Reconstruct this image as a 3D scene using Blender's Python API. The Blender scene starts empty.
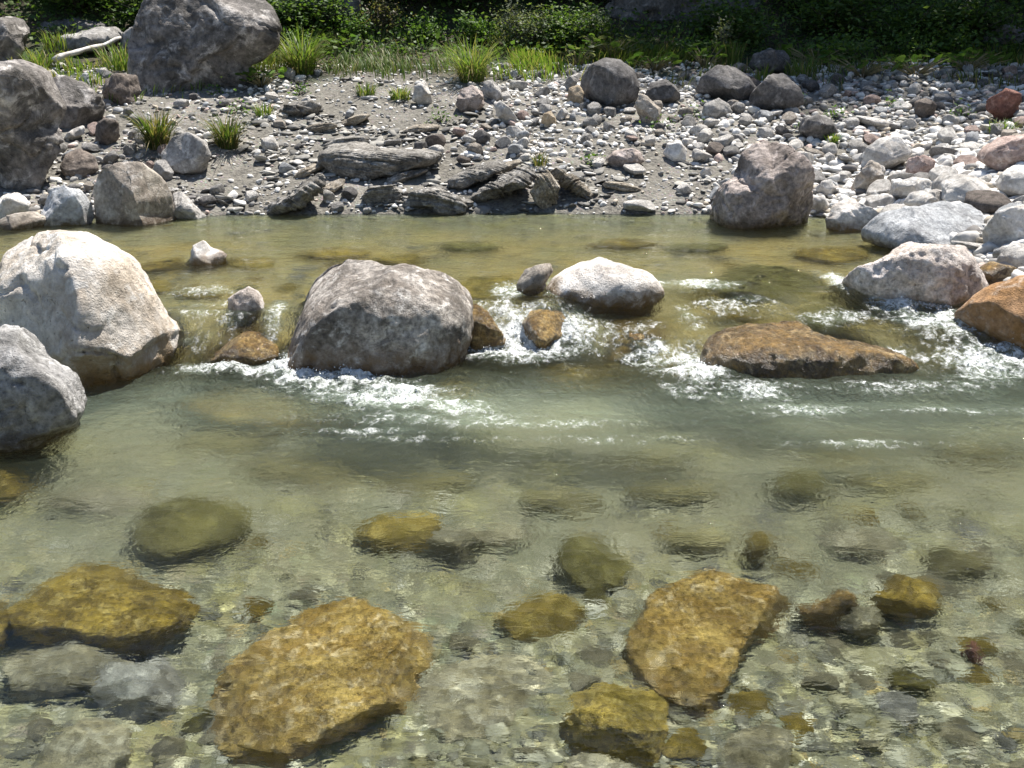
import bpy, bmesh, math, random
import numpy as np
from mathutils import Vector, Euler

rng = np.random.default_rng(11)
random.seed(5)
scene = bpy.context.scene
col = scene.collection
TAU = 2 * math.pi

# ------------------------------------------------------------------ camera model
CAM = np.array([0.0, 0.0, 1.6])
PITCH = math.radians(18.0)
FPX = 1027.0
FWD = np.array([0, math.cos(PITCH), -math.sin(PITCH)])
UPV = np.array([0, math.sin(PITCH), math.cos(PITCH)])


def ray(px, py):
    d = FWD + np.array([1, 0, 0]) * ((px - 512) / FPX) - UPV * ((py - 384) / FPX)
    return d / np.linalg.norm(d)


def on_z(px, py, z):
    d = ray(px, py)
    return CAM + d * ((z - CAM[2]) / d[2])


def on_y(px, py, y):
    d = ray(px, py)
    return CAM + d * (y / d[1])


def refr(px, py, zs, z):
    """point at height z seen through the water surface at height zs"""
    d = ray(px, py)
    p = CAM + d * ((zs - CAM[2]) / d[2])
    eta = 1 / 1.33
    h = d[:2] * eta
    dz = -math.sqrt(max(1e-6, 1 - h @ h))
    t = (z - zs) / dz
    return np.array([p[0] + h[0] * t, p[1] + h[1] * t, z])


def to_px(P):
    v = np.asarray(P, float) - CAM
    zc = v @ FWD
    return 512 + FPX * v[..., 0] / zc, 384 - FPX * (v @ UPV) / zc


# ------------------------------------------------------------------ noise
_prng = np.random.default_rng(3)
_PERM = np.concatenate([_prng.permutation(256)] * 3).astype(np.int64)
_G = _prng.normal(size=(256, 3))
_G /= np.linalg.norm(_G, axis=1)[:, None]


def perlin(P):
    P = np.asarray(P, float)
    i = np.floor(P).astype(np.int64)
    f = P - i
    i &= 255
    u = f * f * f * (f * (f * 6 - 15) + 10)
    out = 0
    for dx in (0, 1):
        wx = u[:, 0] if dx else 1 - u[:, 0]
        a = _PERM[i[:, 0] + dx]
        for dy in (0, 1):
            wy = u[:, 1] if dy else 1 - u[:, 1]
            b = _PERM[a + i[:, 1] + dy]
            for dz in (0, 1):
                wz = u[:, 2] if dz else 1 - u[:, 2]
                g = _G[_PERM[b + i[:, 2] + dz]]
                out = out + wx * wy * wz * (g[:, 0] * (f[:, 0] - dx) + g[:, 1] * (f[:, 1] - dy) + g[:, 2] * (f[:, 2] - dz))
    return out * 1.5


def fbm(P, octaves=4, seed=0.0, gain=0.5, ridged=False):
    P = np.asarray(P, float) + seed * 17.31
    a, s, out = 1.0, 0.0, 0
    for _ in range(octaves):
        n = perlin(P)
        if ridged:
            n = 1 - 2 * np.abs(n)
        out = out + a * n
        s += a
        a *= gain
        P = P * 2.03 + 5.7
    return out / s


def noise2(x, y, fx, fy, octaves=3, seed=0.0, gain=0.5):
    sh = np.shape(x)
    P = np.stack([np.ravel(x) * fx, np.ravel(y) * fy, np.full(np.size(x), seed * 3.7)], 1)
    return fbm(P, octaves, seed, gain).reshape(sh)


def sstep(a, b, x):
    t = np.clip((x - a) / (b - a), 0, 1)
    return t * t * (3 - 2 * t)


# ------------------------------------------------------------------ mesh helpers
def mk(name, V, F, mat=None, attrs=None, smooth=True, parent=None, link=True):
    V = np.ascontiguousarray(V, np.float32)
    F = np.ascontiguousarray(F, np.int32)
    k = F.shape[1]
    me = bpy.data.meshes.new(name)
    me.vertices.add(len(V))
    me.vertices.foreach_set('co', V.ravel())
    me.loops.add(F.size)
    me.loops.foreach_set('vertex_index', F.ravel())
    me.polygons.add(len(F))
    me.polygons.foreach_set('loop_start', np.arange(0, F.size, k, dtype=np.int32))
    me.polygons.foreach_set('use_smooth', np.full(len(F), smooth))
    me.update(calc_edges=True)
    for an, av in (attrs or {}).items():
        av = np.asarray(av, np.float32)
        if av.ndim == 1:
            a = me.attributes.new(an, 'FLOAT', 'POINT')
            a.data.foreach_set('value', av)
        else:
            a = me.attributes.new(an, 'FLOAT_COLOR', 'POINT')
            c = np.ones((len(av), 4), np.float32)
            c[:, :3] = av
            a.data.foreach_set('color', c.ravel())
    if mat:
        me.materials.append(mat)
    o = bpy.data.objects.new(name, me)
    if parent:
        o.parent = parent
    if link:
        col.objects.link(o)
    return o


def tag(o, label=None, cat=None, group=None, kind=None):
    if label:
        o['label'] = label
    if cat:
        o['category'] = cat
    if group:
        o['group'] = group
    if kind:
        o['kind'] = kind
    return o


_ICO = {}


def ico(n):
    if n not in _ICO:
        bm = bmesh.new()
        bmesh.ops.create_icosphere(bm, subdivisions=n, radius=1)
        V = np.array([v.co[:] for v in bm.verts])
        F = np.array([[v.index for v in f.verts] for f in bm.faces])
        bm.free()
        _ICO[n] = (V / np.linalg.norm(V, axis=1)[:, None], F)
    return _ICO[n]


def vnormals(V, F):
    n = np.cross(V[F[:, 1]] - V[F[:, 0]], V[F[:, 2]] - V[F[:, 0]])
    N = np.zeros_like(V)
    for k in range(3):
        np.add.at(N, F[:, k], n)
    return N / (np.linalg.norm(N, axis=1)[:, None] + 1e-12)


def rock_unit(sub, seed, cuts=9, boxy=2.5, lump=0.16, off=(0.5, 0.82)):
    V, F = ico(sub)
    r = np.random.default_rng(int(seed * 101) + 7)
    n = (np.abs(V) ** boxy).sum(1) ** (-1 / boxy)
    P = V * n[:, None]
    P = P * (1 + lump * fbm(P * 1.1, 3, seed))[:, None]
    for _ in range(cuts):
        d = r.normal(size=3)
        d /= np.linalg.norm(d)
        o = r.uniform(*off)
        s = P @ d - o
        m = s > 0
        P[m] -= d * (s[m] * 0.92)[:, None]
    return P, F


def detail(P, F, size, seed, amp=1.0, crack=0.5, pits=0.0):
    """fine relief on a rock of about SIZE metres across"""
    q = P / size
    N = vnormals(P, F)
    h = 0.05 * fbm(q * 3.2, 4, seed) + 0.024 * fbm(q * 9, 4, seed + 1, ridged=True)
    if len(P) > 9000:
        h = h + 0.010 * fbm(q * 24, 3, seed + 2, 0.6)
    if crack:
        w = q + 0.25 * np.stack([fbm(q * 2, 2, seed + 3), fbm(q * 2, 2, seed + 4), fbm(q * 2, 2, seed + 5)], 1)
        c = np.abs(fbm(w * np.array([2.2, 2.2, 3.2]), 2, seed + 6))
        h = h - crack * 0.05 * np.exp(-(c / 0.028) ** 2) * sstep(-0.25, 0.12, fbm(q * 1.7, 2, seed + 9))
    if pits:
        p = fbm(q * 16, 2, seed + 8)
        h = h - pits * 0.03 * sstep(0.15, 0.5, p)
    return P + N * (h * size * amp)[:, None]


def strata(P, F, size, seed, nrm, thick, amp):
    nrm = np.array(nrm, float)
    nrm /= np.linalg.norm(nrm)
    q = P @ nrm / thick + 0.7 * fbm(P / size * 2.0, 3, seed)
    k = np.floor(q)
    fr = q - k
    r = np.random.default_rng(int(seed * 31) + 5).uniform(-1, 1, 4096)
    o = r[(k.astype(int)) % 4096]
    N = vnormals(P, F)
    N = N - (N @ nrm)[:, None] * nrm
    edge = np.exp(-(np.minimum(fr, 1 - fr) / 0.12) ** 2)
    return P + N * ((o * amp - edge * amp * 0.8) * size)[:, None]


def radius_of(poly2):
    c = poly2.mean(0)
    x0, x1 = poly2.min(0), poly2.max(0)
    c = 0.5 * c + 0.25 * (x0 + x1)
    th = np.linspace(-math.pi, math.pi, 145)
    R = np.zeros_like(th)
    a = poly2 - c
    b = np.roll(a, -1, 0)
    for i, t in enumerate(th):
        d = np.array([math.cos(t), math.sin(t)])
        best = 0
        for p, q in zip(a, b):
            e = q - p
            den = d[0] * e[1] - d[1] * e[0]
            if abs(den) < 1e-12:
                continue
            s = (p[0] * e[1] - p[1] * e[0]) / den
            u = (p[0] * d[1] - p[1] * d[0]) / den
            if s > 0 and -1e-6 <= u <= 1 + 1e-6:
                best = max(best, s)
        R[i] = best if best > 0 else (R[i - 1] if i else 0.1)
    # soften the corners a little
    Rs = R.copy()
    k = np.array([0.2, 0.6, 0.2])
    Rs[:-1] = np.convolve(np.concatenate([R[-2:-1], R[:-1], R[:1]]), k, 'valid')
    Rs[-1] = Rs[0]
    return c, th, Rs


def fit_outline(P, ax, th, R):
    """scale P in the two outline axes so that its outline becomes R(theta)"""
    a, b = ax
    t = np.arctan2(P[:, b], P[:, a])
    r = np.hypot(P[:, a], P[:, b])
    nb = 72
    idx = ((t + math.pi) / TAU * nb).astype(int) % nb
    S = np.zeros(nb)
    np.maximum.at(S, idx, r)
    S[S < 0.2] = S[S > 0.2].mean() if (S > 0.2).any() else 1
    Sc = np.concatenate([S[-1:], S, S[:1]])
    S = np.convolve(Sc, [0.25, 0.5, 0.25], 'valid')
    tc = -math.pi + (np.arange(nb) + 0.5) * TAU / nb
    Sx = np.interp(t, np.concatenate([[tc[-1] - TAU], tc, [tc[0] + TAU]]), np.concatenate([S[-1:], S, S[:1]]))
    k = np.interp(t, th, R) / Sx
    P = P.copy()
    P[:, a] *= k
    P[:, b] *= k
    return P


# ------------------------------------------------------------------ terrain and water level
UP = 0.22


def edge_d(x, y):
    ye = np.interp(x, [-7, -4.6, -3.2, -2, 0, 2, 4], [8.2, 8.75, 8.9, 9.05, 9.15, 9.05, 9.0])
    ye = ye + 0.1 * noise2(x, y * 0, 0.9, 1, 2, 2.0)
    xe = np.interp(y, [2.5, 4.5, 5.3, 5.9, 7, 8.3, 9.5], [4.6, 4.0, 3.5, 3.0, 3.0, 2.95, 2.8])
    d1 = y - ye
    d2 = x - xe
    k = 5.0
    m = np.maximum(d1, d2)
    return m + np.log(np.exp(k * (d1 - m)) + np.exp(k * (d2 - m))) / k


def y_low(x):
    return np.interp(x, [-3, -1, -0.2, 0.3, 0.8, 2, 3], [5.22, 5.22, 5.40, 5.40, 5.22, 5.14, 4.97])


def y_high(x):
    return np.interp(x, [-3, -1, -0.2, 0.3, 0.8, 2, 3], [5.54, 5.54, 5.76, 5.80, 5.98, 6.05, 6.05])


def level(x, y):
    t = np.clip((y - y_low(x)) / (y_high(x) - y_low(x)), 0, 1)
    a = t * t * (3 - 2 * t)
    b = np.interp(t, [0, 0.12, 0.35, 0.7, 0.85, 1], [0, 0.12, 0.52, 0.66, 0.86, 1.0])
    w = sstep(0.35, 0.8, x)
    return UP * (a * (1 - w) + b * w)


def depth(x, y):
    d = np.interp(y, [0.2, 1.1, 2, 3, 3.8, 4.5, 5.1, 5.5, 5.8, 6.3, 7.5, 9], [-0.5, 0.12, 0.19, 0.24, 0.30, 0.32, 0.25, 0.12, 0.11, 0.17, 0.26, 0.2])
    return d * (1 + 0.25 * noise2(x, y, 0.7, 0.7, 2, 4.0))


BANK_D = [0, 0.12, 0.35, 0.7, 1.1, 1.7, 2.7, 3.9, 5.0, 6.0, 8.0, 12, 30, 70]
BANK_Z = [0.2, 0.27, 0.37, 0.45, 0.55, 0.75, 1.04, 1.34, 1.52, 1.85, 3.0, 5.8, 19, 42]


def H(x, y):
    x = np.asarray(x, float)
    y = np.asarray(y, float)
    d = edge_d(x, y)
    zb = np.interp(d, BANK_D, BANK_Z)
    bed = level(x, y) - depth(x, y)
    t = sstep(-0.7, 0.02, d)
    rough = 0.05 * noise2(x, y, 1.1, 1.1, 3, 1.0) + 0.018 * noise2(x, y, 6, 6, 3, 3.0)
    zb = np.where(d > 0, zb, 0.2)
    rg = np.exp(-((d - 0.9) / 1.0) ** 2) * (d > 0)
    rough = rough + rg * (0.05 * np.abs(noise2(x, y, 2.6, 4.5, 4, 12.0)) - 0.01) + rg * 0.012 * noise2(x, y, 13, 17, 2, 13.0)
    far = sstep(4.5, 9, d)
    side = 0.25 * far * noise2(x, y, 0.35, 0.35, 3, 6.0) * 3
    lower = 0.2 - 0.2 * (1 - sstep(5.0, 6.0, y)) * (d < 0.2)
    z = bed * (1 - t) + np.where(d > 0, zb, np.minimum(lower + 0.0, 0.2)) * t
    return z + rough * np.where(d > 0, sstep(0, 0.5, d), 0.8) + side


def Hs(x, y):
    return float(H(np.array([x]), np.array([y]))[0])


def hit(px, py):
    """first meeting of a view ray with terrain or water"""
    d = ray(px, py)
    t = np.arange(1.5, 40, 0.02)
    P = CAM + d * t[:, None]
    g = np.maximum(H(P[:, 0], P[:, 1]), np.where((P[:, 1] < 9.3), level(P[:, 0], P[:, 1]), -9))
    i = np.argmax(P[:, 2] < g)
    return P[i]


# ------------------------------------------------------------------ node helpers
class NT:
    def __init__(self, name):
        self.m = bpy.data.materials.new(name)
        self.m.use_nodes = True
        self.t = self.m.node_tree
        self.t.nodes.clear()
        self.out = self.t.nodes.new('ShaderNodeOutputMaterial')

    def n(self, kind, **kw):
        nd = self.t.nodes.new('ShaderNode' + kind)
        for k, v in kw.items():
            if k.startswith('i_'):
                key = k[2:]
                key = int(key) if key.isdigit() else key.replace('_', ' ')
                self.set(nd.inputs[key], v)
            else:
                setattr(nd, k, v)
        return nd

    def set(self, sock, v):
        if isinstance(v, bpy.types.NodeSocket):
            self.t.links.new(v, sock)
        elif isinstance(v, (tuple, list)) and len(v) == 3 and sock.type == 'RGBA':
            sock.default_value = (*v, 1)
        else:
            sock.default_value = v

    def math(self, op, a, b=0.0, c=0.0, clamp=False):
        nd = self.n('Math', operation=op, use_clamp=clamp)
        for s, v in zip(nd.inputs, (a, b, c)):
            self.set(s, v)
        return nd.outputs[0]

    def map(self, v, a, b, c=0.0, d=1.0, smooth=True):
        nd = self.n('MapRange', interpolation_type='SMOOTHSTEP' if smooth else 'LINEAR')
        for k, x in zip(('Value', 'From Min', 'From Max', 'To Min', 'To Max'), (v, a, b, c, d)):
            self.set(nd.inputs[k], x)
        return nd.outputs['Result']

    def mix(self, f, a, b, mode='MIX'):
        nd = self.n('Mix', data_type='RGBA', blend_type=mode)
        self.set(nd.inputs[0], f)
        self.set(nd.inputs[6], a)
        self.set(nd.inputs[7], b)
        return nd.outputs[2]

    def noise(self, vec, scale, detail=4, rough=0.55, dist=0.0):
        nd = self.n('TexNoise')
        self.set(nd.inputs['Vector'], vec)
        nd.inputs['Scale'].default_value = scale
        nd.inputs['Detail'].default_value = detail
        nd.inputs['Roughness'].default_value = rough
        nd.inputs['Distortion'].default_value = dist
        return nd.outputs['Fac']

    def voro(self, vec, scale, feature='F1', rnd=1.0):
        nd = self.n('TexVoronoi', feature=feature)
        self.set(nd.inputs['Vector'], vec)
        nd.inputs['Scale'].default_value = scale
        nd.inputs['Randomness'].default_value = rnd
        return nd

    def bump(self, h, strength=0.4, dist=0.02, nrm=None):
        nd = self.n('Bump')
        nd.inputs['Strength'].default_value = strength
        nd.inputs['Distance'].default_value = dist
        self.set(nd.inputs['Height'], h)
        if nrm is not None:
            self.set(nd.inputs['Normal'], nrm)
        return nd.outputs[0]

    def surf(self, s):
        self.t.links.new(s, self.out.inputs['Surface'])
        return self.m


def rock_mat(name, base, dark, light, stain=None, zl=0.0, reach=0.16, rough=0.85, s=3.0, speck=0.35, film=False, blotch=0.0, spread=(0.36, 0.66)):
    """BASE, DARK, LIGHT patches; STAIN is the ochre growth and wetness near and below the waterline ZL"""
    t = NT(name)
    tc = t.n('TexCoord').outputs['Object']
    oi = t.n('ObjectInfo')
    off = t.math('MULTIPLY', oi.outputs['Random'], 37.0)
    vec = t.n('VectorMath', operation='ADD')
    t.set(vec.inputs[0], tc)
    t.set(vec.inputs[1], off)
    v = vec.outputs[0]
    n1 = t.noise(v, s, 10, 0.62, 0.3)
    n2 = t.noise(v, s * 7, 8, 0.7)
    n3 = t.noise(v, s * 2.3, 9, 0.68, 0.6)
    c = t.mix(t.map(n1, *spread), dark, base)
    c = t.mix(t.map(n3, 0.5, 0.68), c, light)
    sp = t.map(n2, 0.35, 0.65, 1 - speck, 1 + speck, False)
    spc = t.n('CombineColor')
    for k in range(3):
        t.set(spc.inputs[k], sp)
    c = t.mix(1.0, c, spc.outputs[0], 'MULTIPLY')
    if blotch:
        bl = t.map(t.noise(v, s * 0.9, 8, 0.72, 0.5), 0.53, 0.62)
        c = t.mix(t.math('MULTIPLY', bl, blotch), c, tuple(x * 0.42 for x in dark))
    pit = t.map(t.noise(v, s * 13, 3, 0.5), 0.66, 0.74)
    c = t.mix(t.math('MULTIPLY', pit, 0.6), c, tuple(x * 0.35 for x in dark))
    bigv = t.map(t.noise(v, s * 0.42, 3, 0.5, 0.8), 0.36, 0.64, 0.74, 1.14)
    bgc = t.n('CombineColor')
    for k in range(3):
        t.set(bgc.inputs[k], bigv)
    c = t.mix(1.0, c, bgc.outputs[0], 'MULTIPLY')
    hsv = t.n('HueSaturation')
    t.set(hsv.inputs['Value'], t.map(oi.outputs['Random'], 0, 1, 0.86, 1.12, False))
    t.set(hsv.inputs['Color'], c)
    c = hsv.outputs[0]
    rg = rough
    if stain is not None:
        z = t.n('SeparateXYZ')
        t.set(z.inputs[0], t.n('NewGeometry').outputs['Position'])
        zz = t.math('ADD', z.outputs[2], t.math('MULTIPLY', t.math('SUBTRACT', n3, 0.5), 0.32))
        f = t.map(zz, zl + reach, zl - 0.03)
        st = t.mix(t.map(n2, 0.35, 0.7), stain, tuple(x * 0.45 for x in stain))
        st = t.mix(t.map(n1, 0.5, 0.75, 0, 0.6), st, (stain[0] * 1.25, stain[1] * 1.05, stain[2] * 0.7))
        c = t.mix(t.math('MULTIPLY', f, 0.88), c, st)
        zw = t.math('ADD', z.outputs[2], t.math('MULTIPLY', t.math('SUBTRACT', n1, 0.5), 0.16))
        w = t.map(zw, zl + 0.09, zl + 0.03)
        dk = t.mix(1.0, c, (0.58, 0.54, 0.5), 'MULTIPLY')
        c = t.mix(w, c, dk)
        rg = t.map(w, 0, 1, rough, 0.18, False)
    h = t.math('ADD', t.math('MULTIPLY', n2, 0.8), t.math('MULTIPLY', t.noise(v, s * 28, 4, 0.6), 0.35))
    h = t.math('SUBTRACT', h, t.math('MULTIPLY', pit, 0.5))
    p = t.n('BsdfPrincipled')
    t.set(p.inputs['Base Color'], c)
    t.set(p.inputs['Roughness'], rg)
    p.inputs['Specular IOR Level'].default_value = 0.35
    t.set(p.inputs['Normal'], t.bump(h, 0.85, 0.028))
    if film:                                   # a running film of water
        p.inputs['Coat Weight'].default_value = 1.0
        p.inputs['Coat Roughness'].default_value = 0.04
        p.inputs['Coat IOR'].default_value = 1.33
        fs = t.n('VectorMath', operation='MULTIPLY')
        t.set(fs.inputs[0], tc)
        fs.inputs[1].default_value = (1.6, 0.7, 0.7)
        fw = t.math('ADD', t.noise(fs.outputs[0], 16, 3, 0.55, 0.6), t.math('MULTIPLY', t.noise(tc, 55, 2, 0.5), 0.25))
        t.set(p.inputs['Coat Normal'], t.bump(fw, 1.0, 0.05))
    return t.surf(p.outputs[0])


def vcol_mat(name, rough=0.85, s=30, bumpd=0.008, wet=False, spec=0.3):
    t = NT(name)
    a = t.n('Attribute', attribute_name='col')
    pos = t.n('TexCoord').outputs['Object']
    n = t.noise(pos, s, 6, 0.65)
    sp = t.map(n, 0.3, 0.7, 0.72, 1.22, False)
    spc = t.n('CombineColor')
    for k in range(3):
        t.set(spc.inputs[k], sp)
    c = t.mix(1.0, a.outputs['Color'], spc.outputs[0], 'MULTIPLY')
    p = t.n('BsdfPrincipled')
    t.set(p.inputs['Base Color'], c)
    p.inputs['Roughness'].default_value = rough
    p.inputs['Specular IOR Level'].default_value = spec
    t.set(p.inputs['Normal'], t.bump(n, 0.6, bumpd))
    return t.surf(p.outputs[0])


def leaf_mat(name, rough=0.55, transl=0.4, spec=0.25):
    t = NT(name)
    a = t.n('Attribute', attribute_name='col')
    p = t.n('BsdfPrincipled')
    t.set(p.inputs['Base Color'], a.outputs['Color'])
    p.inputs['Roughness'].default_value = rough
    p.inputs['Specular IOR Level'].default_value = spec
    tr = t.n('BsdfTranslucent')
    t.set(tr.inputs['Color'], t.mix(1.0, a.outputs['Color'], (1.3, 1.35, 0.6), 'MULTIPLY'))
    m = t.n('MixShader')
    m.inputs[0].default_value = transl
    t.set(m.inputs[1], p.outputs[0])
    t.set(m.inputs[2], tr.outputs[0])
    return t.surf(m.outputs[0])


# ------------------------------------------------------------------ materials
OCH = (0.30, 0.185, 0.055)
M = {}
M['pale'] = rock_mat('pale_limestone', (0.66, 0.62, 0.565), (0.47, 0.40, 0.32), (0.74, 0.72, 0.68), OCH, 0.0, 0.26, s=3.2, speck=0.3, blotch=0.22)
M['pale_up'] = rock_mat('pale_limestone_upper', (0.68, 0.645, 0.60), (0.50, 0.45, 0.40), (0.77, 0.75, 0.72), OCH, UP, 0.06, s=4)
M['pink'] = rock_mat('pink_white_stone', (0.60, 0.54, 0.495), (0.42, 0.36, 0.31), (0.72, 0.68, 0.645), (0.28, 0.17, 0.06), 0.12, 0.13, s=4, speck=0.5)
M['grey_block'] = rock_mat('grey_limestone', (0.44, 0.43, 0.42), (0.24, 0.235, 0.225), (0.58, 0.575, 0.56), (0.2, 0.14, 0.07), 0.0, 0.1, s=4, speck=0.5)
M['main'] = rock_mat('weathered_grey_brown_stone', (0.39, 0.355, 0.315), (0.18, 0.155, 0.13), (0.56, 0.53, 0.49), (0.22, 0.13, 0.05), 0.0, 0.2, s=5, speck=0.55, blotch=0.6, spread=(0.4, 0.62))
M['orange'] = rock_mat('orange_stone', (0.42, 0.25, 0.13), (0.30, 0.16, 0.06), (0.50, 0.38, 0.28), (0.34, 0.18, 0.055), 0.02, 0.22, s=4)
M['ochre'] = rock_mat('ochre_algae_stone', (0.37, 0.26, 0.055), (0.19, 0.13, 0.03), (0.52, 0.40, 0.15), rough=0.3, s=9, speck=0.7, spread=(0.4, 0.6))
M['sunk'] = rock_mat('sunken_slab_stone', (0.28, 0.245, 0.12), (0.17, 0.15, 0.075), (0.38, 0.34, 0.2), rough=0.4, s=6, speck=0.5)
M['amber'] = rock_mat('wet_amber_stone', (0.31, 0.20, 0.06), (0.12, 0.07, 0.022), (0.46, 0.34, 0.15), rough=0.3, s=9, speck=0.6, film=True)
M['ochre_y'] = rock_mat('yellow_algae_stone', (0.40, 0.29, 0.075), (0.18, 0.135, 0.03), (0.44, 0.35, 0.13), rough=0.4, s=8, speck=0.5)
M['ochre_r'] = rock_mat('rusty_orange_stone', (0.47, 0.33, 0.115), (0.30, 0.19, 0.055), (0.68, 0.54, 0.34), rough=0.3, s=7, speck=0.6)
M['olive'] = rock_mat('olive_algae_stone', (0.2, 0.175, 0.06), (0.11, 0.095, 0.03), (0.29, 0.26, 0.12), rough=0.4, s=7, speck=0.45)
M['palebed'] = rock_mat('pale_bed_stone', (0.40, 0.36, 0.26), (0.22, 0.19, 0.12), (0.54, 0.50, 0.40), rough=0.5, s=6, speck=0.4)
M['slab_wet'] = rock_mat('wet_brown_slab', (0.25, 0.155, 0.05), (0.08, 0.048, 0.018), (0.42, 0.31, 0.16), rough=0.3, s=5, speck=0.6, film=True)
M['dark'] = rock_mat('dark_grey_stone', (0.165, 0.155, 0.15), (0.085, 0.08, 0.076), (0.25, 0.24, 0.235), s=3.5, speck=0.45)
M['bigdark'] = rock_mat('dark_weathered_stone', (0.23, 0.21, 0.195), (0.085, 0.078, 0.07), (0.42, 0.395, 0.37), s=2.2, speck=0.5, blotch=0.55)
M['midgrey'] = rock_mat('mid_grey_stone', (0.36, 0.345, 0.325), (0.22, 0.21, 0.195), (0.47, 0.455, 0.435), s=3.5, speck=0.4)
M['tanrock'] = rock_mat('tan_stone', (0.43, 0.385, 0.325), (0.27, 0.23, 0.19), (0.55, 0.51, 0.46), (0.17, 0.125, 0.08), UP, 0.05, s=4, speck=0.4)
M['bluegrey'] = rock_mat('blue_grey_stone', (0.45, 0.465, 0.475), (0.33, 0.335, 0.34), (0.56, 0.57, 0.575), (0.2, 0.17, 0.11), UP, 0.03, s=4, speck=0.35)
M['pinkish'] = rock_mat('pinkish_brown_stone', (0.42, 0.36, 0.325), (0.22, 0.18, 0.155), (0.54, 0.46, 0.42), (0.13, 0.10, 0.06), UP, 0.1, s=4, speck=0.45)
M['rosy'] = rock_mat('rosy_stone', (0.42, 0.32, 0.28), (0.29, 0.21, 0.18), (0.5, 0.43, 0.39), s=4, speck=0.4)
M['red'] = rock_mat('red_stone', (0.25, 0.115, 0.085), (0.15, 0.07, 0.055), (0.34, 0.2, 0.16), s=5, speck=0.4)
M['brown'] = rock_mat('brown_stone', (0.2, 0.165, 0.14), (0.12, 0.1, 0.085), (0.28, 0.24, 0.21), s=5, speck=0.4)
M['shale'] = rock_mat('layered_shale', (0.25, 0.235, 0.21), (0.13, 0.12, 0.105), (0.40, 0.385, 0.36), s=5, speck=0.5)
M['shale_tan'] = rock_mat('tan_layered_shale', (0.34, 0.3, 0.24), (0.2, 0.17, 0.13), (0.44, 0.40, 0.34), s=6, speck=0.5)
M['white'] = rock_mat('white_limestone', (0.70, 0.675, 0.63), (0.50, 0.465, 0.42), (0.78, 0.77, 0.74), s=5, speck=0.25)
M['tan'] = rock_mat('tan_cobble_stone', (0.44, 0.35, 0.24), (0.3, 0.235, 0.16), (0.5, 0.44, 0.35), s=5, speck=0.3)
M['gravel'] = vcol_mat('gravel_stone')
M['bedgravel'] = vcol_mat('bed_gravel_stone', rough=0.5, s=45)
M['leaf'] = leaf_mat('leaf')
M['blade'] = leaf_mat('grass_blade', 0.5, 0.45)
t = NT('bark')
pv = t.n('TexCoord').outputs['Object']
nb_ = t.noise(pv, 9, 8, 0.65)
p = t.n('BsdfPrincipled')
t.set(p.inputs['Base Color'], t.mix(t.map(nb_, 0.35, 0.65), (0.035, 0.028, 0.022), (0.13, 0.115, 0.10)))
p.inputs['Roughness'].default_value = 0.9
t.set(p.inputs['Normal'], t.bump(nb_, 0.9, 0.03))
M['bark'] = t.surf(p.outputs[0])
t = NT('bleached_wood')
pv = t.n('TexCoord').outputs['Object']
nb_ = t.noise(pv, 14, 8, 0.65)
p = t.n('BsdfPrincipled')
t.set(p.inputs['Base Color'], t.mix(t.map(nb_, 0.35, 0.65), (0.42, 0.38, 0.34), (0.66, 0.63, 0.6)))
p.inputs['Roughness'].default_value = 0.8
t.set(p.inputs['Normal'], t.bump(nb_, 0.6, 0.01))
M['wood'] = t.surf(p.outputs[0])
t = NT('dry_stem')
p = t.n('BsdfPrincipled')
p.inputs['Base Color'].default_value = (0.2, 0.17, 0.08, 1)
p.inputs['Roughness'].default_value = 0.7
M['stem'] = t.surf(p.outputs[0])

# ground: bed, silt bank, earth
t = NT('ground')
geo = t.n('NewGeometry')
pos = geo.outputs['Position']
sx = t.n('SeparateXYZ')
t.set(sx.inputs[0], pos)
att = t.n('Attribute', attribute_name='zone')       # r: above water, g: earth and humus
sepc = t.n('SeparateColor')
t.set(sepc.inputs[0], att.outputs['Color'])
nA = t.noise(pos, 1.6, 8, 0.6)
nB = t.noise(pos, 22, 7, 0.68)
nC = t.noise(pos, 70, 4, 0.6)
vo = t.voro(pos, 34)
vo2 = t.voro(pos, 14)
silt = t.mix(t.map(nB, 0.35, 0.65), (0.092, 0.086, 0.074), (0.205, 0.193, 0.166))
silt = t.mix(t.map(nA, 0.45, 0.7), silt, (0.27, 0.255, 0.22))
peb = t.mix(t.map(vo.outputs['Distance'], 0.0, 0.5), t.mix(0.5, vo.outputs['Color'], (0.4, 0.385, 0.36)), (0.12, 0.11, 0.1))
silt = t.mix(t.math('MULTIPLY', t.map(nA, 0.42, 0.6), 0.28), silt, peb)
bedc = t.mix(t.map(nB, 0.35, 0.65), (0.12, 0.116, 0.08), (0.28, 0.272, 0.19))
bedc = t.mix(t.map(nA, 0.4, 0.7), bedc, (0.27, 0.25, 0.16))
alg = t.map(t.noise(pos, 3.6, 5, 0.6, 0.6), 0.5, 0.6)
bedc = t.mix(t.math('MULTIPLY', alg, 0.75), bedc, t.mix(t.map(nB, 0.35, 0.65), (0.19, 0.17, 0.075), (0.36, 0.33, 0.165)))
bedp = t.mix(0.93, vo2.outputs['Color'], (0.25, 0.235, 0.17))
bedc = t.mix(t.math('MULTIPLY', t.map(vo2.outputs['Distance'], 0.55, 0.15), 0.55), bedc, bedp)
gold = t.mix(t.map(nB, 0.35, 0.65), (0.23, 0.155, 0.04), (0.56, 0.41, 0.14))
bedc = t.mix(t.math('MULTIPLY', sepc.outputs[2], t.map(nA, 0.36, 0.56, 0.35, 1.0)), bedc, gold)
earth = t.mix(t.map(nB, 0.35, 0.65), (0.03, 0.026, 0.018), (0.085, 0.07, 0.048))
earth = t.mix(t.map(nA, 0.45, 0.6), earth, (0.035, 0.055, 0.02))
c = t.mix(sepc.outputs[0], bedc, silt)
c = t.mix(sepc.outputs[1], c, earth)
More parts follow.
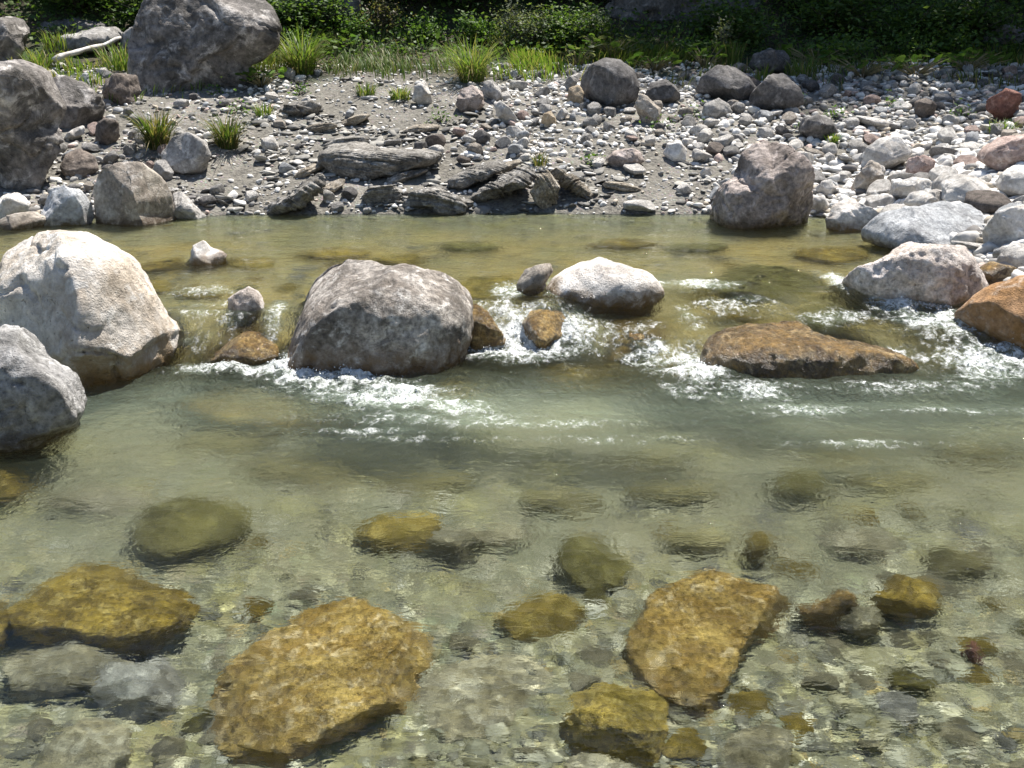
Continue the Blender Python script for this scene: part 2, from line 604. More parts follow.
p = t.n('BsdfPrincipled')
t.set(p.inputs['Base Color'], c)
p.inputs['Roughness'].default_value = 0.9
p.inputs['Specular IOR Level'].default_value = 0.2
hh = t.math('ADD', nB, t.math('ADD', t.math('MULTIPLY', nC, 0.4), t.math('MULTIPLY', vo.outputs['Distance'], -0.5)))
t.set(p.inputs['Normal'], t.bump(hh, 0.8, 0.03))
M['ground'] = t.surf(p.outputs[0])

# water
t = NT('stream_water')
pos = t.n('NewGeometry').outputs['Position']
fo = t.n('Attribute', attribute_name='foam')
tu = t.n('Attribute', attribute_name='turb')
rp = t.n('Attribute', attribute_name='rip')
scl = t.n('VectorMath', operation='MULTIPLY')
t.set(scl.inputs[0], pos)
scl.inputs[1].default_value = (0.75, 1.35, 1.0)
b1 = t.math('ADD', t.math('MULTIPLY', t.noise(scl.outputs[0], 19, 2, 0.45, 0.9), 0.8), t.math('MULTIPLY', t.noise(scl.outputs[0], 55, 2, 0.5, 0.6), 0.22))
sc2 = t.n('VectorMath', operation='MULTIPLY')
t.set(sc2.inputs[0], pos)
sc2.inputs[1].default_value = (1.5, 0.8, 1.0)
b2 = t.math('ADD', t.noise(sc2.outputs[0], 20, 4, 0.6, 0.8), t.math('MULTIPLY', t.noise(pos, 80, 3, 0.6), 0.35))
b2 = t.math('MULTIPLY', b2, t.math('ADD', t.math('MULTIPLY', rp.outputs['Fac'], 6.5), t.math('MULTIPLY', fo.outputs['Fac'], 1.2)))
sy = t.n('SeparateXYZ')
t.set(sy.inputs[0], pos)
b1 = t.math('ADD', t.math('MULTIPLY', b1, t.math('MULTIPLY', t.map(sy.outputs[1], 2.0, 4.2, 0.38, 1.0), t.map(sy.outputs[1], 5.6, 6.3, 1.0, 2.2))), b2)
g = t.n('BsdfGlass')
g.inputs['IOR'].default_value = 1.333
g.inputs['Roughness'].default_value = 0.0
g.inputs['Color'].default_value = (0.93, 0.98, 0.935, 1)
bp = t.bump(b1, 1.0, 0.013)
t.set(g.inputs['Normal'], bp)
df = t.n('BsdfDiffuse')
t.set(df.inputs['Normal'], bp)
df.inputs['Color'].default_value = (0.42, 0.52, 0.40, 1)
m1 = t.n('MixShader')
t.set(m1.inputs[0], tu.outputs['Fac'])
t.set(m1.inputs[1], g.outputs[0])
t.set(m1.inputs[2], df.outputs[0])
sc3 = t.n('VectorMath', operation='MULTIPLY')
t.set(sc3.inputs[0], pos)
sc3.inputs[1].default_value = (1.0, 0.75, 1.0)
fn = t.math('ADD', t.math('MULTIPLY', t.noise(sc3.outputs[0], 17, 5, 0.62, 1.2), 0.65), t.math('MULTIPLY', t.noise(sc3.outputs[0], 60, 3, 0.6, 0.6), 0.35))
fv = t.voro(pos, 70)
thr = t.math('SUBTRACT', 0.67, t.math('MULTIPLY', fo.outputs['Fac'], 0.30))
fm = t.map(fn, t.math('SUBTRACT', thr, 0.10), t.math('ADD', thr, 0.20))
fm = t.math('MULTIPLY', fm, t.map(fo.outputs['Fac'], 0.06, 0.35))
wf = t.n('BsdfPrincipled')
wf.inputs['Base Color'].default_value = (0.86, 0.88, 0.88, 1)
wf.inputs['Roughness'].default_value = 0.45
wf.inputs['Subsurface Weight'].default_value = 0.0
t.set(wf.inputs['Normal'], t.bump(t.math('ADD', fn, t.math('MULTIPLY', fv.outputs['Distance'], 0.25)), 0.8, 0.02))
m2 = t.n('MixShader')
t.set(m2.inputs[0], t.math('MULTIPLY', fm, 0.72))
t.set(m2.inputs[1], m1.outputs[0])
t.set(m2.inputs[2], wf.outputs[0])
M['water'] = t.surf(m2.outputs[0])
t = NT('white_froth')
p = t.n('BsdfPrincipled')
p.inputs['Base Color'].default_value = (0.88, 0.9, 0.9, 1)
p.inputs['Roughness'].default_value = 0.15
p.inputs['Transmission Weight'].default_value = 0.35
p.inputs['IOR'].default_value = 1.33
M['froth'] = t.surf(p.outputs[0])

# ------------------------------------------------------------------ ground sheet
def axis(parts):
    out = []
    for a, b, st in parts:
        out.append(np.arange(a, b, st))
    return np.concatenate(out + [[parts[-1][1]]])


ax_ = axis([(-90, -30, 4), (-30, -12, 1), (-12, -6.5, 0.15), (-6.5, 7.5, 0.035), (7.5, 13, 0.15), (13, 30, 1), (30, 90, 4)])
ay_ = axis([(-40, -4, 3), (-4, 1.2, 0.3), (1.2, 15, 0.035), (15, 22, 0.12), (22, 40, 1), (40, 100, 4)])
X, Y = np.meshgrid(ax_, ay_)
Z = H(X, Y)
D = edge_d(X, Y)
behind = np.clip(0.6 - Y, 0, None)
Z = Z + 0.06 * behind * (D < 0)
nx, ny = len(ax_), len(ay_)


def grid_faces(nx, ny):
    i = np.arange(nx * ny).reshape(ny, nx)
    return np.stack([i[:-1, :-1], i[:-1, 1:], i[1:, 1:], i[1:, :-1]], -1).reshape(-1, 4)


zone = np.zeros((nx * ny, 3))
zone[:, 0] = sstep(-0.12, 0.06, D + 0.06 * noise2(X, Y, 5, 5, 2, 9.0)).ravel()
zone[:, 1] = sstep(3.4, 4.4, D + 0.8 * noise2(X, Y, 1.2, 1.2, 3, 8.0)).ravel()
zone[:, 0] = np.maximum(zone[:, 0], sstep(0.6, 0.2, Y).ravel())
zone[:, 2] = (sstep(5.0, 5.5, Y) * sstep(8.9, 7.6, Y) * (0.62 + 0.5 * noise2(X, Y, 1.1, 1.6, 2, 14.0)) + 0.0 * Y).clip(0, 1).ravel()
ground = mk('ground', np.stack([X.ravel(), Y.ravel(), Z.ravel()], 1), grid_faces(nx, ny), M['ground'], {'zone': zone})
tag(ground, kind='structure')
receivers = [ground]

# ------------------------------------------------------------------ named rocks, traced in the photograph, stood at their own distance
AVOID = []          # (x, y, radius) of what stands on the ground
LAND = []           # (short phrase, px, py) for describing the cobbles


def finish(name, P, F, mat, label, cat, group, lm, loc=None):
    c = P.mean(0)
    c[2] = P[:, 2].min()
    o = mk(name, P - c, F, M[mat])
    o.location = c
    tag(o, label, cat, group)
    r = 0.5 * (np.ptp(P[:, 0]) + np.ptp(P[:, 1])) / 2
    AVOID.append((c[0], c[1], r * 0.85))
    if lm:
        LAND.append((lm, *to_px(P.mean(0))))
    return o


def stand(name, label, mat, poly, depth_k=0.85, cat='boulder', group=None, lm=None, seed=1.0, sub=5, boxy=2.6, cuts=12, amp=0.85, crack=0.55, pits=0.0,
          sink=0.0, base=None, yc=None, lay=None, lump=0.16, back=0.7):
    poly = np.array(poly, float)
    w = np.ptp(poly[:, 0])
    if base is None:
        k = poly[:, 1].argmax()
        base = (0.5 * poly[k, 0] + 0.5 * poly[:, 0].mean(), poly[:, 1].max())
    if yc is None:
        p = hit(*base)
        D_ = depth_k * 0.5 * w / FPX * p[1]
        yc = p[1] + back * D_
    D_ = depth_k * 0.5 * w / FPX * yc
    Q = np.array([on_y(a, b, yc)[[0, 2]] for a, b in poly])
    low = poly[:, 1] > poly[:, 1].max() - 0.16 * np.ptp(poly[:, 1])
    Q[low, 1] -= sink
    c, th, R = radius_of(Q)
    P, F = rock_unit(sub, seed, cuts, boxy, lump)
    P = fit_outline(P, (0, 2), th, R)
    P[:, 1] *= D_
    size = math.sqrt(np.ptp(P[:, 0]) * np.ptp(P[:, 2]))
    if lay:
        P = strata(P, F, size, seed, *lay)
    P = detail(P, F, size, seed, amp, crack, pits)
    P += np.array([c[0], yc, c[1]])
    return finish(name, P, F, mat, label, cat, group, lm)


def bedrock(name, label, mat, poly, top=-0.03, cat='stone', group=None, lm=None, seed=1.0, sub=5, zs=0.0, boxy=2.6, cuts=10, amp=0.7, crack=0.3, tilt=(0, 0), bot=None):
    """a stone lying in the stream; its outline in plan, seen through the water; TOP is the height of its crown over the water"""
    poly = np.array(poly, float)
    cx, cy = poly.mean(0)
    if zs == 'auto':
        zs = 0.1
        for _ in range(6):
            q_ = on_z(cx, cy, zs)
            zs = float(level(q_[0], q_[1] - 0.1))
    p = refr(cx, cy, zs, zs - 0.1)
    zb = (Hs(p[0], p[1]) if bot is None else zs + bot) - 0.03
    zt = zs + top
    zm = zb + 0.62 * (zt - zb)
    Q = np.array([refr(a, b, zs, min(zm, zs - 0.004))[:2] for a, b in poly])
    c, th, R = radius_of(Q)
    P, F = rock_unit(sub, seed, cuts, boxy, 0.14)
    P = fit_outline(P, (0, 1), th, R)
    hz = (zt - zb) / 2
    zmax = P[:, 2].max()
    P[:, 2] *= hz / zmax
    P[:, 2] += (P[:, 0] * tilt[0] + P[:, 1] * tilt[1])
    size = math.sqrt(np.ptp(P[:, 0]) * np.ptp(P[:, 1]))
    P = detail(P, F, size * 0.8, seed, amp, crack)
    P[:, 2] += zt - P[:, 2].max()
    P[:, :2] += c
    o = finish(name, P, F, mat, label, cat, group, lm)
    receivers.append(o)
    return o


RB = 'rocks on the far bank'
RW = 'boulders standing in the stream'
RS = 'stones under the water'
# --- in the stream, above the surface
stand('boulder', 'large cream white limestone boulder with ochre foot at the chute', 'pale',
      [(-30, 300), (-18, 262), (0, 250), (20, 240), (45, 233), (75, 234), (100, 243), (125, 260), (138, 287), (152, 312), (170, 335), (177, 352), (165, 370), (130, 382), (95, 388), (50, 388), (0, 380), (-30, 350)],
      0.95, group=RW, seed=2.7, sub=6, amp=0.55, crack=1.3, sink=0.35, base=(110, 386), boxy=2.3, cuts=5, lump=0.09)
stand('boulder', 'grey rough block in front of the cream white boulder', 'grey_block',
      [(-60, 360), (-30, 330), (0, 328), (25, 335), (60, 355), (82, 370), (88, 387), (92, 405), (75, 427), (40, 445), (0, 450), (-40, 445), (-60, 410)],
      0.9, group=RW, seed=4.1, sub=6, amp=0.8, crack=0.7, sink=0.3, base=(40, 446), boxy=2.8)
stand('boulder', 'big rounded grey brown boulder with foam along its dark foot', 'main',
      [(283, 345), (290, 320), (302, 298), (318, 280), (340, 268), (375, 264), (410, 266), (440, 274), (460, 284), (471, 300), (473, 325), (467, 345), (452, 356), (420, 364), (370, 371), (330, 371), (300, 368), (284, 360)],
      0.85, group=RW, seed=6.6, sub=6, amp=0.5, crack=0.35, pits=0.8, sink=0.35, base=(370, 369), boxy=3.0, cuts=7, lump=0.1)
stand('boulder', 'low white domed boulder where the upper pool spills over', 'pale_up',
      [(545, 291), (556, 278), (578, 265), (600, 260), (622, 261), (643, 267), (656, 277), (661, 288), (645, 299), (600, 302), (560, 300)],
      0.9, group=RW, seed=3.2, amp=0.45, crack=0.35, pits=0.5, sink=0.2, boxy=2.2, cuts=4, base=(600, 299))
stand('rock', 'small wet pale stone leaning against the white domed boulder', 'tanrock',
      [(517, 285), (524, 272), (538, 264), (550, 264), (553, 272), (545, 284), (535, 295), (520, 295)], 0.9, group=RW, seed=8.1, sub=4, sink=0.12)
stand('boulder', 'pink white knobbly rock beside the rapids with brown wet foot', 'pink',
      [(843, 276), (850, 264), (880, 248), (905, 240), (940, 241), (963, 247), (974, 262), (982, 280), (981, 293), (945, 299), (905, 298), (862, 300), (846, 292)],
      0.8, group=RW, seed=9.4, sub=6, amp=0.85, crack=0.4, pits=0.6, sink=0.3, base=(910, 299), boxy=2.4, cuts=8)
stand('boulder', 'smooth orange boulder at the edge of the white rapids', 'orange',
      [(963, 319), (976, 303), (996, 287), (1024, 274), (1062, 268), (1090, 290), (1095, 330), (1062, 350), (1024, 349), (985, 342), (968, 332)],
      0.8, group=RW, seed=5.7, amp=0.4, crack=0.15, sink=0.3, base=(1020, 347), boxy=2.3, cuts=4)
stand('rock', 'wet reddish brown stone wedged behind the pink white rock', 'slab_wet',
      [(974, 280), (980, 268), (995, 263), (1012, 266), (1020, 278), (1014, 290), (980, 292)], 0.9, group=RW, seed=1.9, sub=4, sink=0.1, yc=6.25)
stand('rock', 'small pointed pale stone poking out of the upper pool', 'pale_up',
      [(183, 264), (188, 252), (198, 243), (204, 240), (212, 249), (224, 252), (227, 264)], 0.9, cat='rock', group=RW, seed=7.7, sub=4, sink=0.12, cuts=12)
stand('rock', 'small rusty orange stone with white tip above the chute', 'pink',
      [(224, 310), (230, 298), (240, 292), (250, 286), (258, 291), (264, 302), (266, 311)], 0.9, cat='rock', group=RW, seed=2.9, sub=4, sink=0.12, cuts=10)
stand('rock', 'golden brown lumpy stone with water streaming over it in the middle cascade', 'amber',
      [(514, 345), (518, 328), (530, 315), (546, 311), (562, 314), (572, 326), (578, 343), (546, 350)], 1.1, group=RW, seed=3.3, sub=5, sink=0.12, boxy=2.5, cuts=9, lump=0.22, amp=0.9)
stand('rock', 'golden brown wet stone against the flank of the grey brown boulder', 'amber',
      [(462, 344), (464, 318), (474, 306), (486, 311), (498, 322), (508, 340), (482, 350)], 1.1, group=RW, seed=4.2, sub=5, sink=0.12, boxy=2.6, cuts=10, lump=0.22, amp=0.9)
stand('boulder', 'wide wet brown slab with water sheeting over it beside the foam', 'slab_wet',
      [(697, 358), (701, 342), (718, 333), (750, 331), (800, 333), (850, 337), (888, 344), (906, 355), (900, 368), (860, 376), (780, 381), (720, 379), (702, 371)],
      0.62, group=RW, seed=6.1, sub=6, amp=0.6, crack=0.12, sink=0.3, base=(790, 374), boxy=3.0, cuts=4, lump=0.08)
bedrock('stone', 'amber mound in the chute with water sheeting over it', 'amber', [(196, 350), (205, 335), (230, 326), (262, 330), (280, 345), (280, 364), (240, 368), (206, 364)], 0.15, group=RS, seed=1.3, bot=-0.2)
bedrock('stone', 'rusty ochre stone washed over between the domed boulder and the foam', 'amber', [(590, 345), (610, 330), (650, 326), (672, 338), (660, 356), (610, 360)], 0.115, group=RS, seed=2.4, bot=-0.2)
bedrock('stone', 'olive mossy slab just under the lip of the upper pool', 'olive', [(700, 278), (730, 266), (790, 262), (830, 274), (835, 290), (780, 297), (720, 295)], 0.0, zs=UP, group=RS, seed=3.4, bot=-0.3)
bedrock('stone', 'ochre stone tailing off from the pointed pale stone', 'ochre', [(130, 266), (150, 259), (182, 257), (186, 266), (150, 270)], -0.005, zs=UP, group=RS, seed=4.4, sub=4)
bedrock('stone', 'golden stone under the upper pool beside the leaning pale stone', 'ochre_y', [(450, 285), (470, 276), (510, 276), (520, 290), (490, 300), (460, 298)], -0.03, zs=UP, group=RS, seed=5.4, sub=4)
bedrock('stone', 'brown stone awash under the upper pool before the pinkish boulder', 'ochre', [(790, 252), (820, 243), (860, 246), (870, 256), (830, 262)], -0.01, zs=UP, group=RS, seed=6.4, sub=4)
bedrock('stone', 'ochre shelf under the water below the chute', 'ochre', [(175, 405), (230, 392), (330, 392), (370, 405), (330, 420), (220, 424)], -0.10, group=RS, seed=7.4)
for (gx, gy, gw, gh, top, zs_, mt, lb) in [
        (640, 312, 42, 12, -0.03, 0.15, 'ochre', 'golden stone awash below the white domed boulder'), (690, 305, 30, 9, -0.03, 0.17, 'ochre_y', 'yellow stone awash between domed boulder and wet slab'),
        (430, 385, 50, 10, -0.12, 0.0, 'ochre', 'golden brown stone under the foam of the grey brown boulder'), (590, 372, 60, 8, -0.07, 0.0, 'ochre', 'golden shelf under water before the middle cascade'),
        (745, 310, 45, 9, -0.02, 0.17, 'ochre', 'long golden stone awash above the wet slab'), (830, 315, 40, 9, -0.02, 0.17, 'olive', 'olive stone awash beside the pink white rock'),
        (400, 258, 30, 6, -0.05, UP, 'ochre_y', 'yellow stone sunk behind the grey brown boulder'), (330, 252, 36, 6, -0.06, UP, 'ochre', 'brown gold stone sunk in the upper pool behind the big boulder'),
        (250, 262, 30, 6, -0.05, UP, 'ochre_y', 'yellow stone sunk beside the pointed pale stone'), (470, 246, 34, 5, -0.07, UP, 'olive', 'olive stone sunk far out in the upper pool'),
        (620, 243, 36, 5, -0.06, UP, 'ochre', 'ochre stone sunk behind the white domed boulder'), (690, 246, 34, 5, -0.07, UP, 'olive', 'dark olive stone sunk before the broad pinkish boulder'),
        (150, 285, 28, 8, -0.05, UP, 'ochre_y', 'yellow stone sunk at the cream white boulder'), (330, 388, 60, 9, -0.14, 0.0, 'olive', 'olive shelf sunk below the big boulder'),
        (300, 470, 60, 12, -0.2, 0, 'sunk', 'yellow green sunken slab in the mid pool below the grey block'), (420, 480, 55, 10, -0.22, 0, 'sunk', 'olive sunken slab in the middle of the pool'),
        (230, 440, 60, 10, -0.2, 0, 'sunk', 'olive sunken shelf between grey block and foam'), (560, 500, 50, 9, -0.18, 0, 'sunk', 'yellow sunken stone behind the round olive stone'),
        (680, 490, 60, 10, -0.2, 0, 'sunk', 'yellow green sunken slab under the calm green pool'), (640, 460, 50, 8, -0.24, 0, 'sunk', 'dim olive sunken slab close below the middle foam'),
        (900, 480, 60, 10, -0.2, 0, 'sunk', 'yellow sunken slab below the rapids'), (980, 450, 50, 9, -0.2, 0, 'sunk', 'dull sunken slab at the pool edge under the rapids'),
        (850, 455, 45, 8, -0.24, 0, 'sunk', 'olive sunken slab in the deep pool under the wet slab'), (480, 535, 45, 10, -0.15, 0, 'palebed', 'pale sunken stone in the middle of the shallow bed'),
        (700, 540, 36, 10, -0.14, 0, 'sunk', 'yellow sunken stone behind the ridged orange stone'), (860, 540, 40, 11, -0.13, 0, 'palebed', 'pale sunken stone behind the brown wedge stone'),
        (960, 560, 40, 11, -0.11, 0, 'sunk', 'yellow sunken stone beyond the brown wedge stone'), (100, 500, 50, 12, -0.16, 0, 'palebed', 'pale sunken stone between grey block and dull olive stone'),
        (960, 310, 30, 10, -0.03, 0.15, 'slab_wet', 'brown stone awash in the rapids by the orange boulder'), (200, 292, 26, 8, -0.04, UP, 'ochre', 'golden stone sunk above the chute')]:
    th_ = np.linspace(0, TAU, 9)[:-1]
    jj = np.random.default_rng(int(gx)).uniform(0.8, 1.15, 8)
    bedrock('stone', lb, mt, np.stack([gx + gw * jj * np.cos(th_), gy + gh * jj * np.sin(th_)], 1), top - 0.025, zs='auto', group=RS, seed=gx / 10.0, sub=4)
# --- under the near water
bedrock('stone', 'biggest orange stone, white scarred tip near the surface', 'ochre_r',
        [(203, 690), (225, 660), (262, 630), (310, 605), (350, 598), (402, 606), (430, 624), (432, 652), (425, 682), (390, 707), (340, 732), (280, 752), (230, 747), (205, 722)],
        -0.022, group=RS, seed=8.4, sub=6, tilt=(0.10, 0.03), lm='the biggest orange stone', crack=0.7)
bedrock('stone', 'dark golden ochre stone with ragged edge beneath near water', 'ochre',
        [(8, 620), (25, 590), (60, 572), (110, 560), (140, 570), (180, 584), (202, 606), (185, 627), (150, 642), (115, 646), (60, 637), (15, 637)], -0.03, group=RS, seed=9.1, sub=6, crack=0.6)
bedrock('stone', 'dull olive stone with dark water shadow at its foot', 'olive', [(135, 545), (140, 510), (170, 497), (210, 495), (248, 508), (250, 530), (215, 545), (165, 556)], -0.06, group=RS, seed=10.2)
bedrock('stone', 'orange and golden ridged stone whose crest nearly breaks the surface', 'ochre_r',
        [(622, 640), (640, 602), (668, 576), (710, 562), (752, 570), (788, 592), (772, 612), (748, 640), (736, 660), (722, 690), (695, 703), (662, 696), (640, 668)],
        -0.02, group=RS, seed=11.4, sub=6, tilt=(0.04, 0.10), lm='the ridged orange stone', crack=0.6)
bedrock('stone', 'small square yellow ochre stone at the near bottom', 'ochre_y', [(558, 715), (573, 686), (610, 679), (650, 686), (668, 704), (669, 738), (650, 753), (610, 751), (570, 737)], -0.03, group=RS, seed=12.5, crack=0.5, boxy=3.2)
bedrock('stone', 'round olive stone in mid water', 'olive', [(552, 560), (565, 543), (595, 538), (622, 546), (634, 566), (615, 584), (575, 584)], -0.07, group=RS, seed=13.1)
bedrock('stone', 'faint yellow green flat stone deep beside the round olive one', 'ochre_y', [(495, 615), (515, 600), (560, 597), (585, 612), (570, 632), (520, 636)], -0.12, group=RS, seed=14.2, sub=4)
bedrock('stone', 'brown wedge stone in the shallow pebbly water', 'ochre', [(872, 597), (890, 580), (925, 576), (944, 590), (936, 608), (900, 610)], -0.03, group=RS, seed=15.3, sub=4, cuts=14)
bedrock('stone', 'long brown stone trailing from the ridged orange stone', 'slab_wet', [(795, 606), (815, 599), (850, 600), (860, 608), (835, 617), (805, 616)], -0.02, group=RS, seed=16.3, sub=4)
bedrock('stone', 'pale tan flat stone below the brown trailing stone', 'palebed', [(838, 622), (850, 614), (880, 614), (885, 624), (860, 632)], -0.07, group=RS, seed=17.3, sub=4)
bedrock('stone', 'small brick red stone on the grey bed', 'red', [(963, 650), (970, 644), (984, 650), (985, 659), (974, 661)], -0.09, group=RS, seed=18.3, sub=4, cat='stone')
bedrock('stone', 'dark olive stone under the deep green pool', 'olive', [(768, 482), (785, 473), (820, 473), (832, 484), (815, 494), (780, 494)], -0.12, group=RS, seed=19.1, sub=4)
bedrock('stone', 'round pale yellow flat stone like a disc', 'ochre_y', [(740, 545), (750, 536), (768, 536), (778, 545), (768, 556), (748, 556)], -0.08, group=RS, seed=20.3, sub=4)
bedrock('stone', 'wide pale tan stone next to the biggest orange stone', 'palebed', [(405, 700), (430, 672), (480, 655), (530, 655), (560, 672), (545, 705), (500, 735), (440, 740)], -0.14, group=RS, seed=21.1)
bedrock('stone', 'pale whitish stone in the near corner under shallow water', 'palebed', [(30, 750), (60, 725), (105, 718), (132, 735), (130, 762), (90, 790), (40, 785)], -0.06, group=RS, seed=22.1)
bedrock('stone', 'broad dim pale stone below the dark golden one', 'palebed', [(0, 660), (30, 640), (90, 632), (135, 645), (130, 672), (70, 690), (10, 690)], -0.10, group=RS, seed=23.1)
bedrock('stone', 'grey stone with dark cleft beside the biggest orange stone', 'midgrey', [(85, 690), (110, 668), (160, 655), (185, 672), (175, 700), (130, 712)], -0.09, group=RS, seed=24.1)
bedrock('stone', 'yellowish sunken stone under mid pool ripples', 'ochre_y', [(350, 530), (375, 512), (425, 508), (445, 525), (425, 545), (375, 545)], -0.14, group=RS, seed=25.1, sub=4)
bedrock('stone', 'pale thin stone lying behind the round olive stone', 'palebed', [(425, 545), (445, 532), (475, 533), (482, 545), (460, 556)], -0.12, group=RS, seed=26.1, sub=4)
bedrock('stone', 'golden stone half hidden at the edge of the grey block', 'ochre', [(-30, 480), (-10, 462), (20, 462), (32, 478), (15, 498), (-20, 500)], -0.06, group=RS, seed=27.1, sub=4)
bedrock('stone', 'pale tan blurred stone at the very near edge', 'palebed', [(715, 765), (730, 735), (765, 715), (792, 730), (790, 770), (750, 790)], -0.12, group=RS, seed=28.1)
bedrock('stone', 'brown stone cut by the frame beside the dark golden stone', 'ochre', [(-35, 625), (-20, 600), (5, 603), (10, 622), (0, 645), (-25, 648)], -0.04, group=RS, seed=29.1, sub=4)
bedrock('stone', 'whitish long stone by the near bottom centre', 'palebed', [(560, 768), (580, 745), (630, 750), (650, 768), (620, 790)], -0.15, group=RS, seed=30.1, sub=4)

# --- far bank
stand('boulder', 'huge dark weathered boulder among grass above the bank', 'bigdark',
      [(133, 68), (137, 41), (142, 20), (150, 0), (170, -18), (215, -22), (252, -6), (272, 8), (286, 25), (284, 44), (273, 55), (253, 66), (246, 77), (212, 86), (178, 93), (150, 94), (137, 84)],
      0.8, group=RB, lm='the huge dark boulder', seed=31.3, sub=6, amp=0.6, crack=0.8, pits=0.5, base=(190, 93), boxy=2.8, sink=0.15)
stand('boulder', 'massive dark grey slabby boulder at the water cut by the frame', 'bigdark',
      [(-45, 120), (-35, 70), (0, 61), (20, 60), (38, 70), (46, 88), (58, 106), (56, 128), (64, 142), (52, 165), (38, 190), (20, 197), (-20, 197), (-45, 170)],
      0.85, group=RB, lm='the slabby dark boulder', seed=32.7, sub=6, amp=0.6, crack=0.9, base=(15, 196), boxy=3.4, cuts=10, sink=0.15)
stand('boulder', 'rounded dark boulder on top behind the slabby dark boulder', 'bigdark', [(-25, 40), (-15, 20), (0, 16), (14, 19), (24, 34), (28, 50), (14, 64), (-15, 64)], 0.9, group=RB, seed=33.3, sink=0.1)
stand('boulder', 'grey two humped rock with pale facet under the white branch', 'bigdark', [(42, 100), (44, 82), (60, 75), (85, 83), (100, 95), (104, 106), (95, 124), (80, 127), (65, 122), (48, 114)], 0.9, group=RB, lm='the two humped rock', seed=34.3, sink=0.05)
stand('boulder', 'smooth tan grey boulder with wet foot at the waterline', 'tanrock', [(94, 191), (99, 171), (116, 163), (143, 161), (158, 176), (168, 195), (171, 219), (137, 225), (109, 225), (96, 219)], 0.8, group=RB, lm='the smooth tan boulder', seed=35.9, amp=0.35, crack=0.3, boxy=3.2, sink=0.15)
stand('boulder', 'rounded grey rock perched beneath a dark grass tuft', 'midgrey', [(163, 154), (174, 137), (191, 131), (208, 140), (215, 154), (206, 171), (188, 177), (173, 171)], 0.95, group=RB, lm='the rounded grey rock', seed=36.3, amp=0.4, cuts=8)
stand('rock', 'small upright grey stone leaning on the rounded grey rock', 'midgrey', [(151, 172), (155, 161), (164, 160), (173, 172), (172, 182), (158, 182)], 0.9, group=RB, seed=37.3, sub=4)
stand('rock', 'brownish dark stone between slabby boulder and tan boulder', 'brown', [(61, 165), (66, 152), (80, 149), (95, 156), (99, 170), (88, 177), (68, 177)], 0.9, group=RB, lm='the brownish dark stone', seed=38.3, sub=4)
stand('rock', 'pale bluish grey blocky stone at the waterline', 'bluegrey', [(42, 208), (50, 190), (65, 185), (82, 190), (91, 205), (93, 221), (65, 225), (44, 222)], 0.9, group=RB, lm='the pale bluish block', seed=39.3, sub=5, sink=0.08)
stand('rock', 'cream rounded stone at the waterline under the slabby boulder', 'white', [(-10, 210), (0, 196), (15, 194), (29, 202), (28, 214), (10, 222), (-8, 221)], 0.9, group=RB, seed=40.3, sub=4, sink=0.06)
stand('rock', 'low buff stone half in water at the bank corner', 'tanrock', [(-2, 222), (8, 215), (30, 213), (43, 220), (38, 228), (8, 229)], 0.9, group=RB, seed=41.3, sub=4, sink=0.06)
stand('rock', 'sloping wedge of grey stone against the tan boulder', 'midgrey', [(169, 215), (171, 194), (179, 192), (192, 202), (207, 215), (195, 219), (178, 219)], 0.9, group=RB, seed=42.3, sub=5, sink=0.06)
stand('rock', 'square rusty brown stone under the two humped rock', 'brown', [(93, 140), (96, 125), (105, 118), (117, 121), (119, 136), (112, 147), (98, 147)], 0.9, group=RB, seed=43.3, sub=4)
stand('rock', 'flat bright white stone next to the rusty brown one', 'white', [(65, 139), (74, 129), (85, 125), (86, 133), (72, 142)], 0.9, group=RB, seed=44.3, sub=4)
stand('rock', 'dark stained upright stone tucked under the huge boulder', 'brown', [(103, 98), (106, 80), (118, 73), (133, 76), (137, 92), (133, 106), (110, 106)], 0.9, group=RB, seed=45.3, sub=5)
stand('rock', 'long pale grey flat rock in grass behind the white branch', 'midgrey', [(58, 50), (65, 36), (90, 27), (112, 27), (122, 38), (112, 48), (85, 55), (62, 56)], 0.8, group=RB, seed=46.3, sub=5)
stand('rock', 'grey stone beside the top of the white branch', 'midgrey', [(118, 54), (123, 35), (135, 26), (141, 30), (138, 54)], 0.9, group=RB, seed=47.3, sub=4)
# shale
SH = 'layered shale outcrops'
def shale(label, mat, poly, nrm, thick, seed, **kw):
    return stand('shale_rock', label, mat, poly, 0.75, cat='shale', group=SH, seed=seed, sub=6, lay=(nrm, thick * 0.6, 0.042), amp=0.5, crack=0.2, boxy=3.5, cuts=5, **kw)
shale('whitish shale slab split into leaves at the waterline', 'shale', [(262, 214), (272, 203), (290, 195), (305, 180), (322, 172), (328, 184), (316, 198), (300, 210), (280, 216)], (0.45, 0.35, 0.82), 0.03, 51.3, lm='the whitish shale slab')
shale('dark shale ledge with stacked thin layers', 'shale', [(318, 160), (322, 148), (350, 144), (395, 149), (445, 150), (438, 160), (405, 173), (370, 178), (335, 176)], (0.1, 0.3, 0.95), 0.035, 52.3, lm='the dark shale ledge')
shale('short stub of shale layers just over the water', 'shale', [(362, 196), (370, 186), (392, 184), (403, 194), (396, 206), (370, 207)], (-0.15, 0.3, 0.95), 0.028, 53.3)
shale('long slanting dark shale slab like a fallen log', 'shale', [(466, 206), (470, 196), (500, 178), (528, 166), (537, 172), (530, 184), (500, 200), (478, 208)], (0.5, 0.2, 0.85), 0.03, 54.3, lm='the slanting shale slab')
shale('pale tan split shale block pointing down to the water', 'shale_tan', [(530, 192), (536, 176), (548, 170), (560, 186), (557, 202), (547, 212), (535, 203)], (0.75, 0.2, 0.5), 0.03, 55.3, lm='the split shale block')
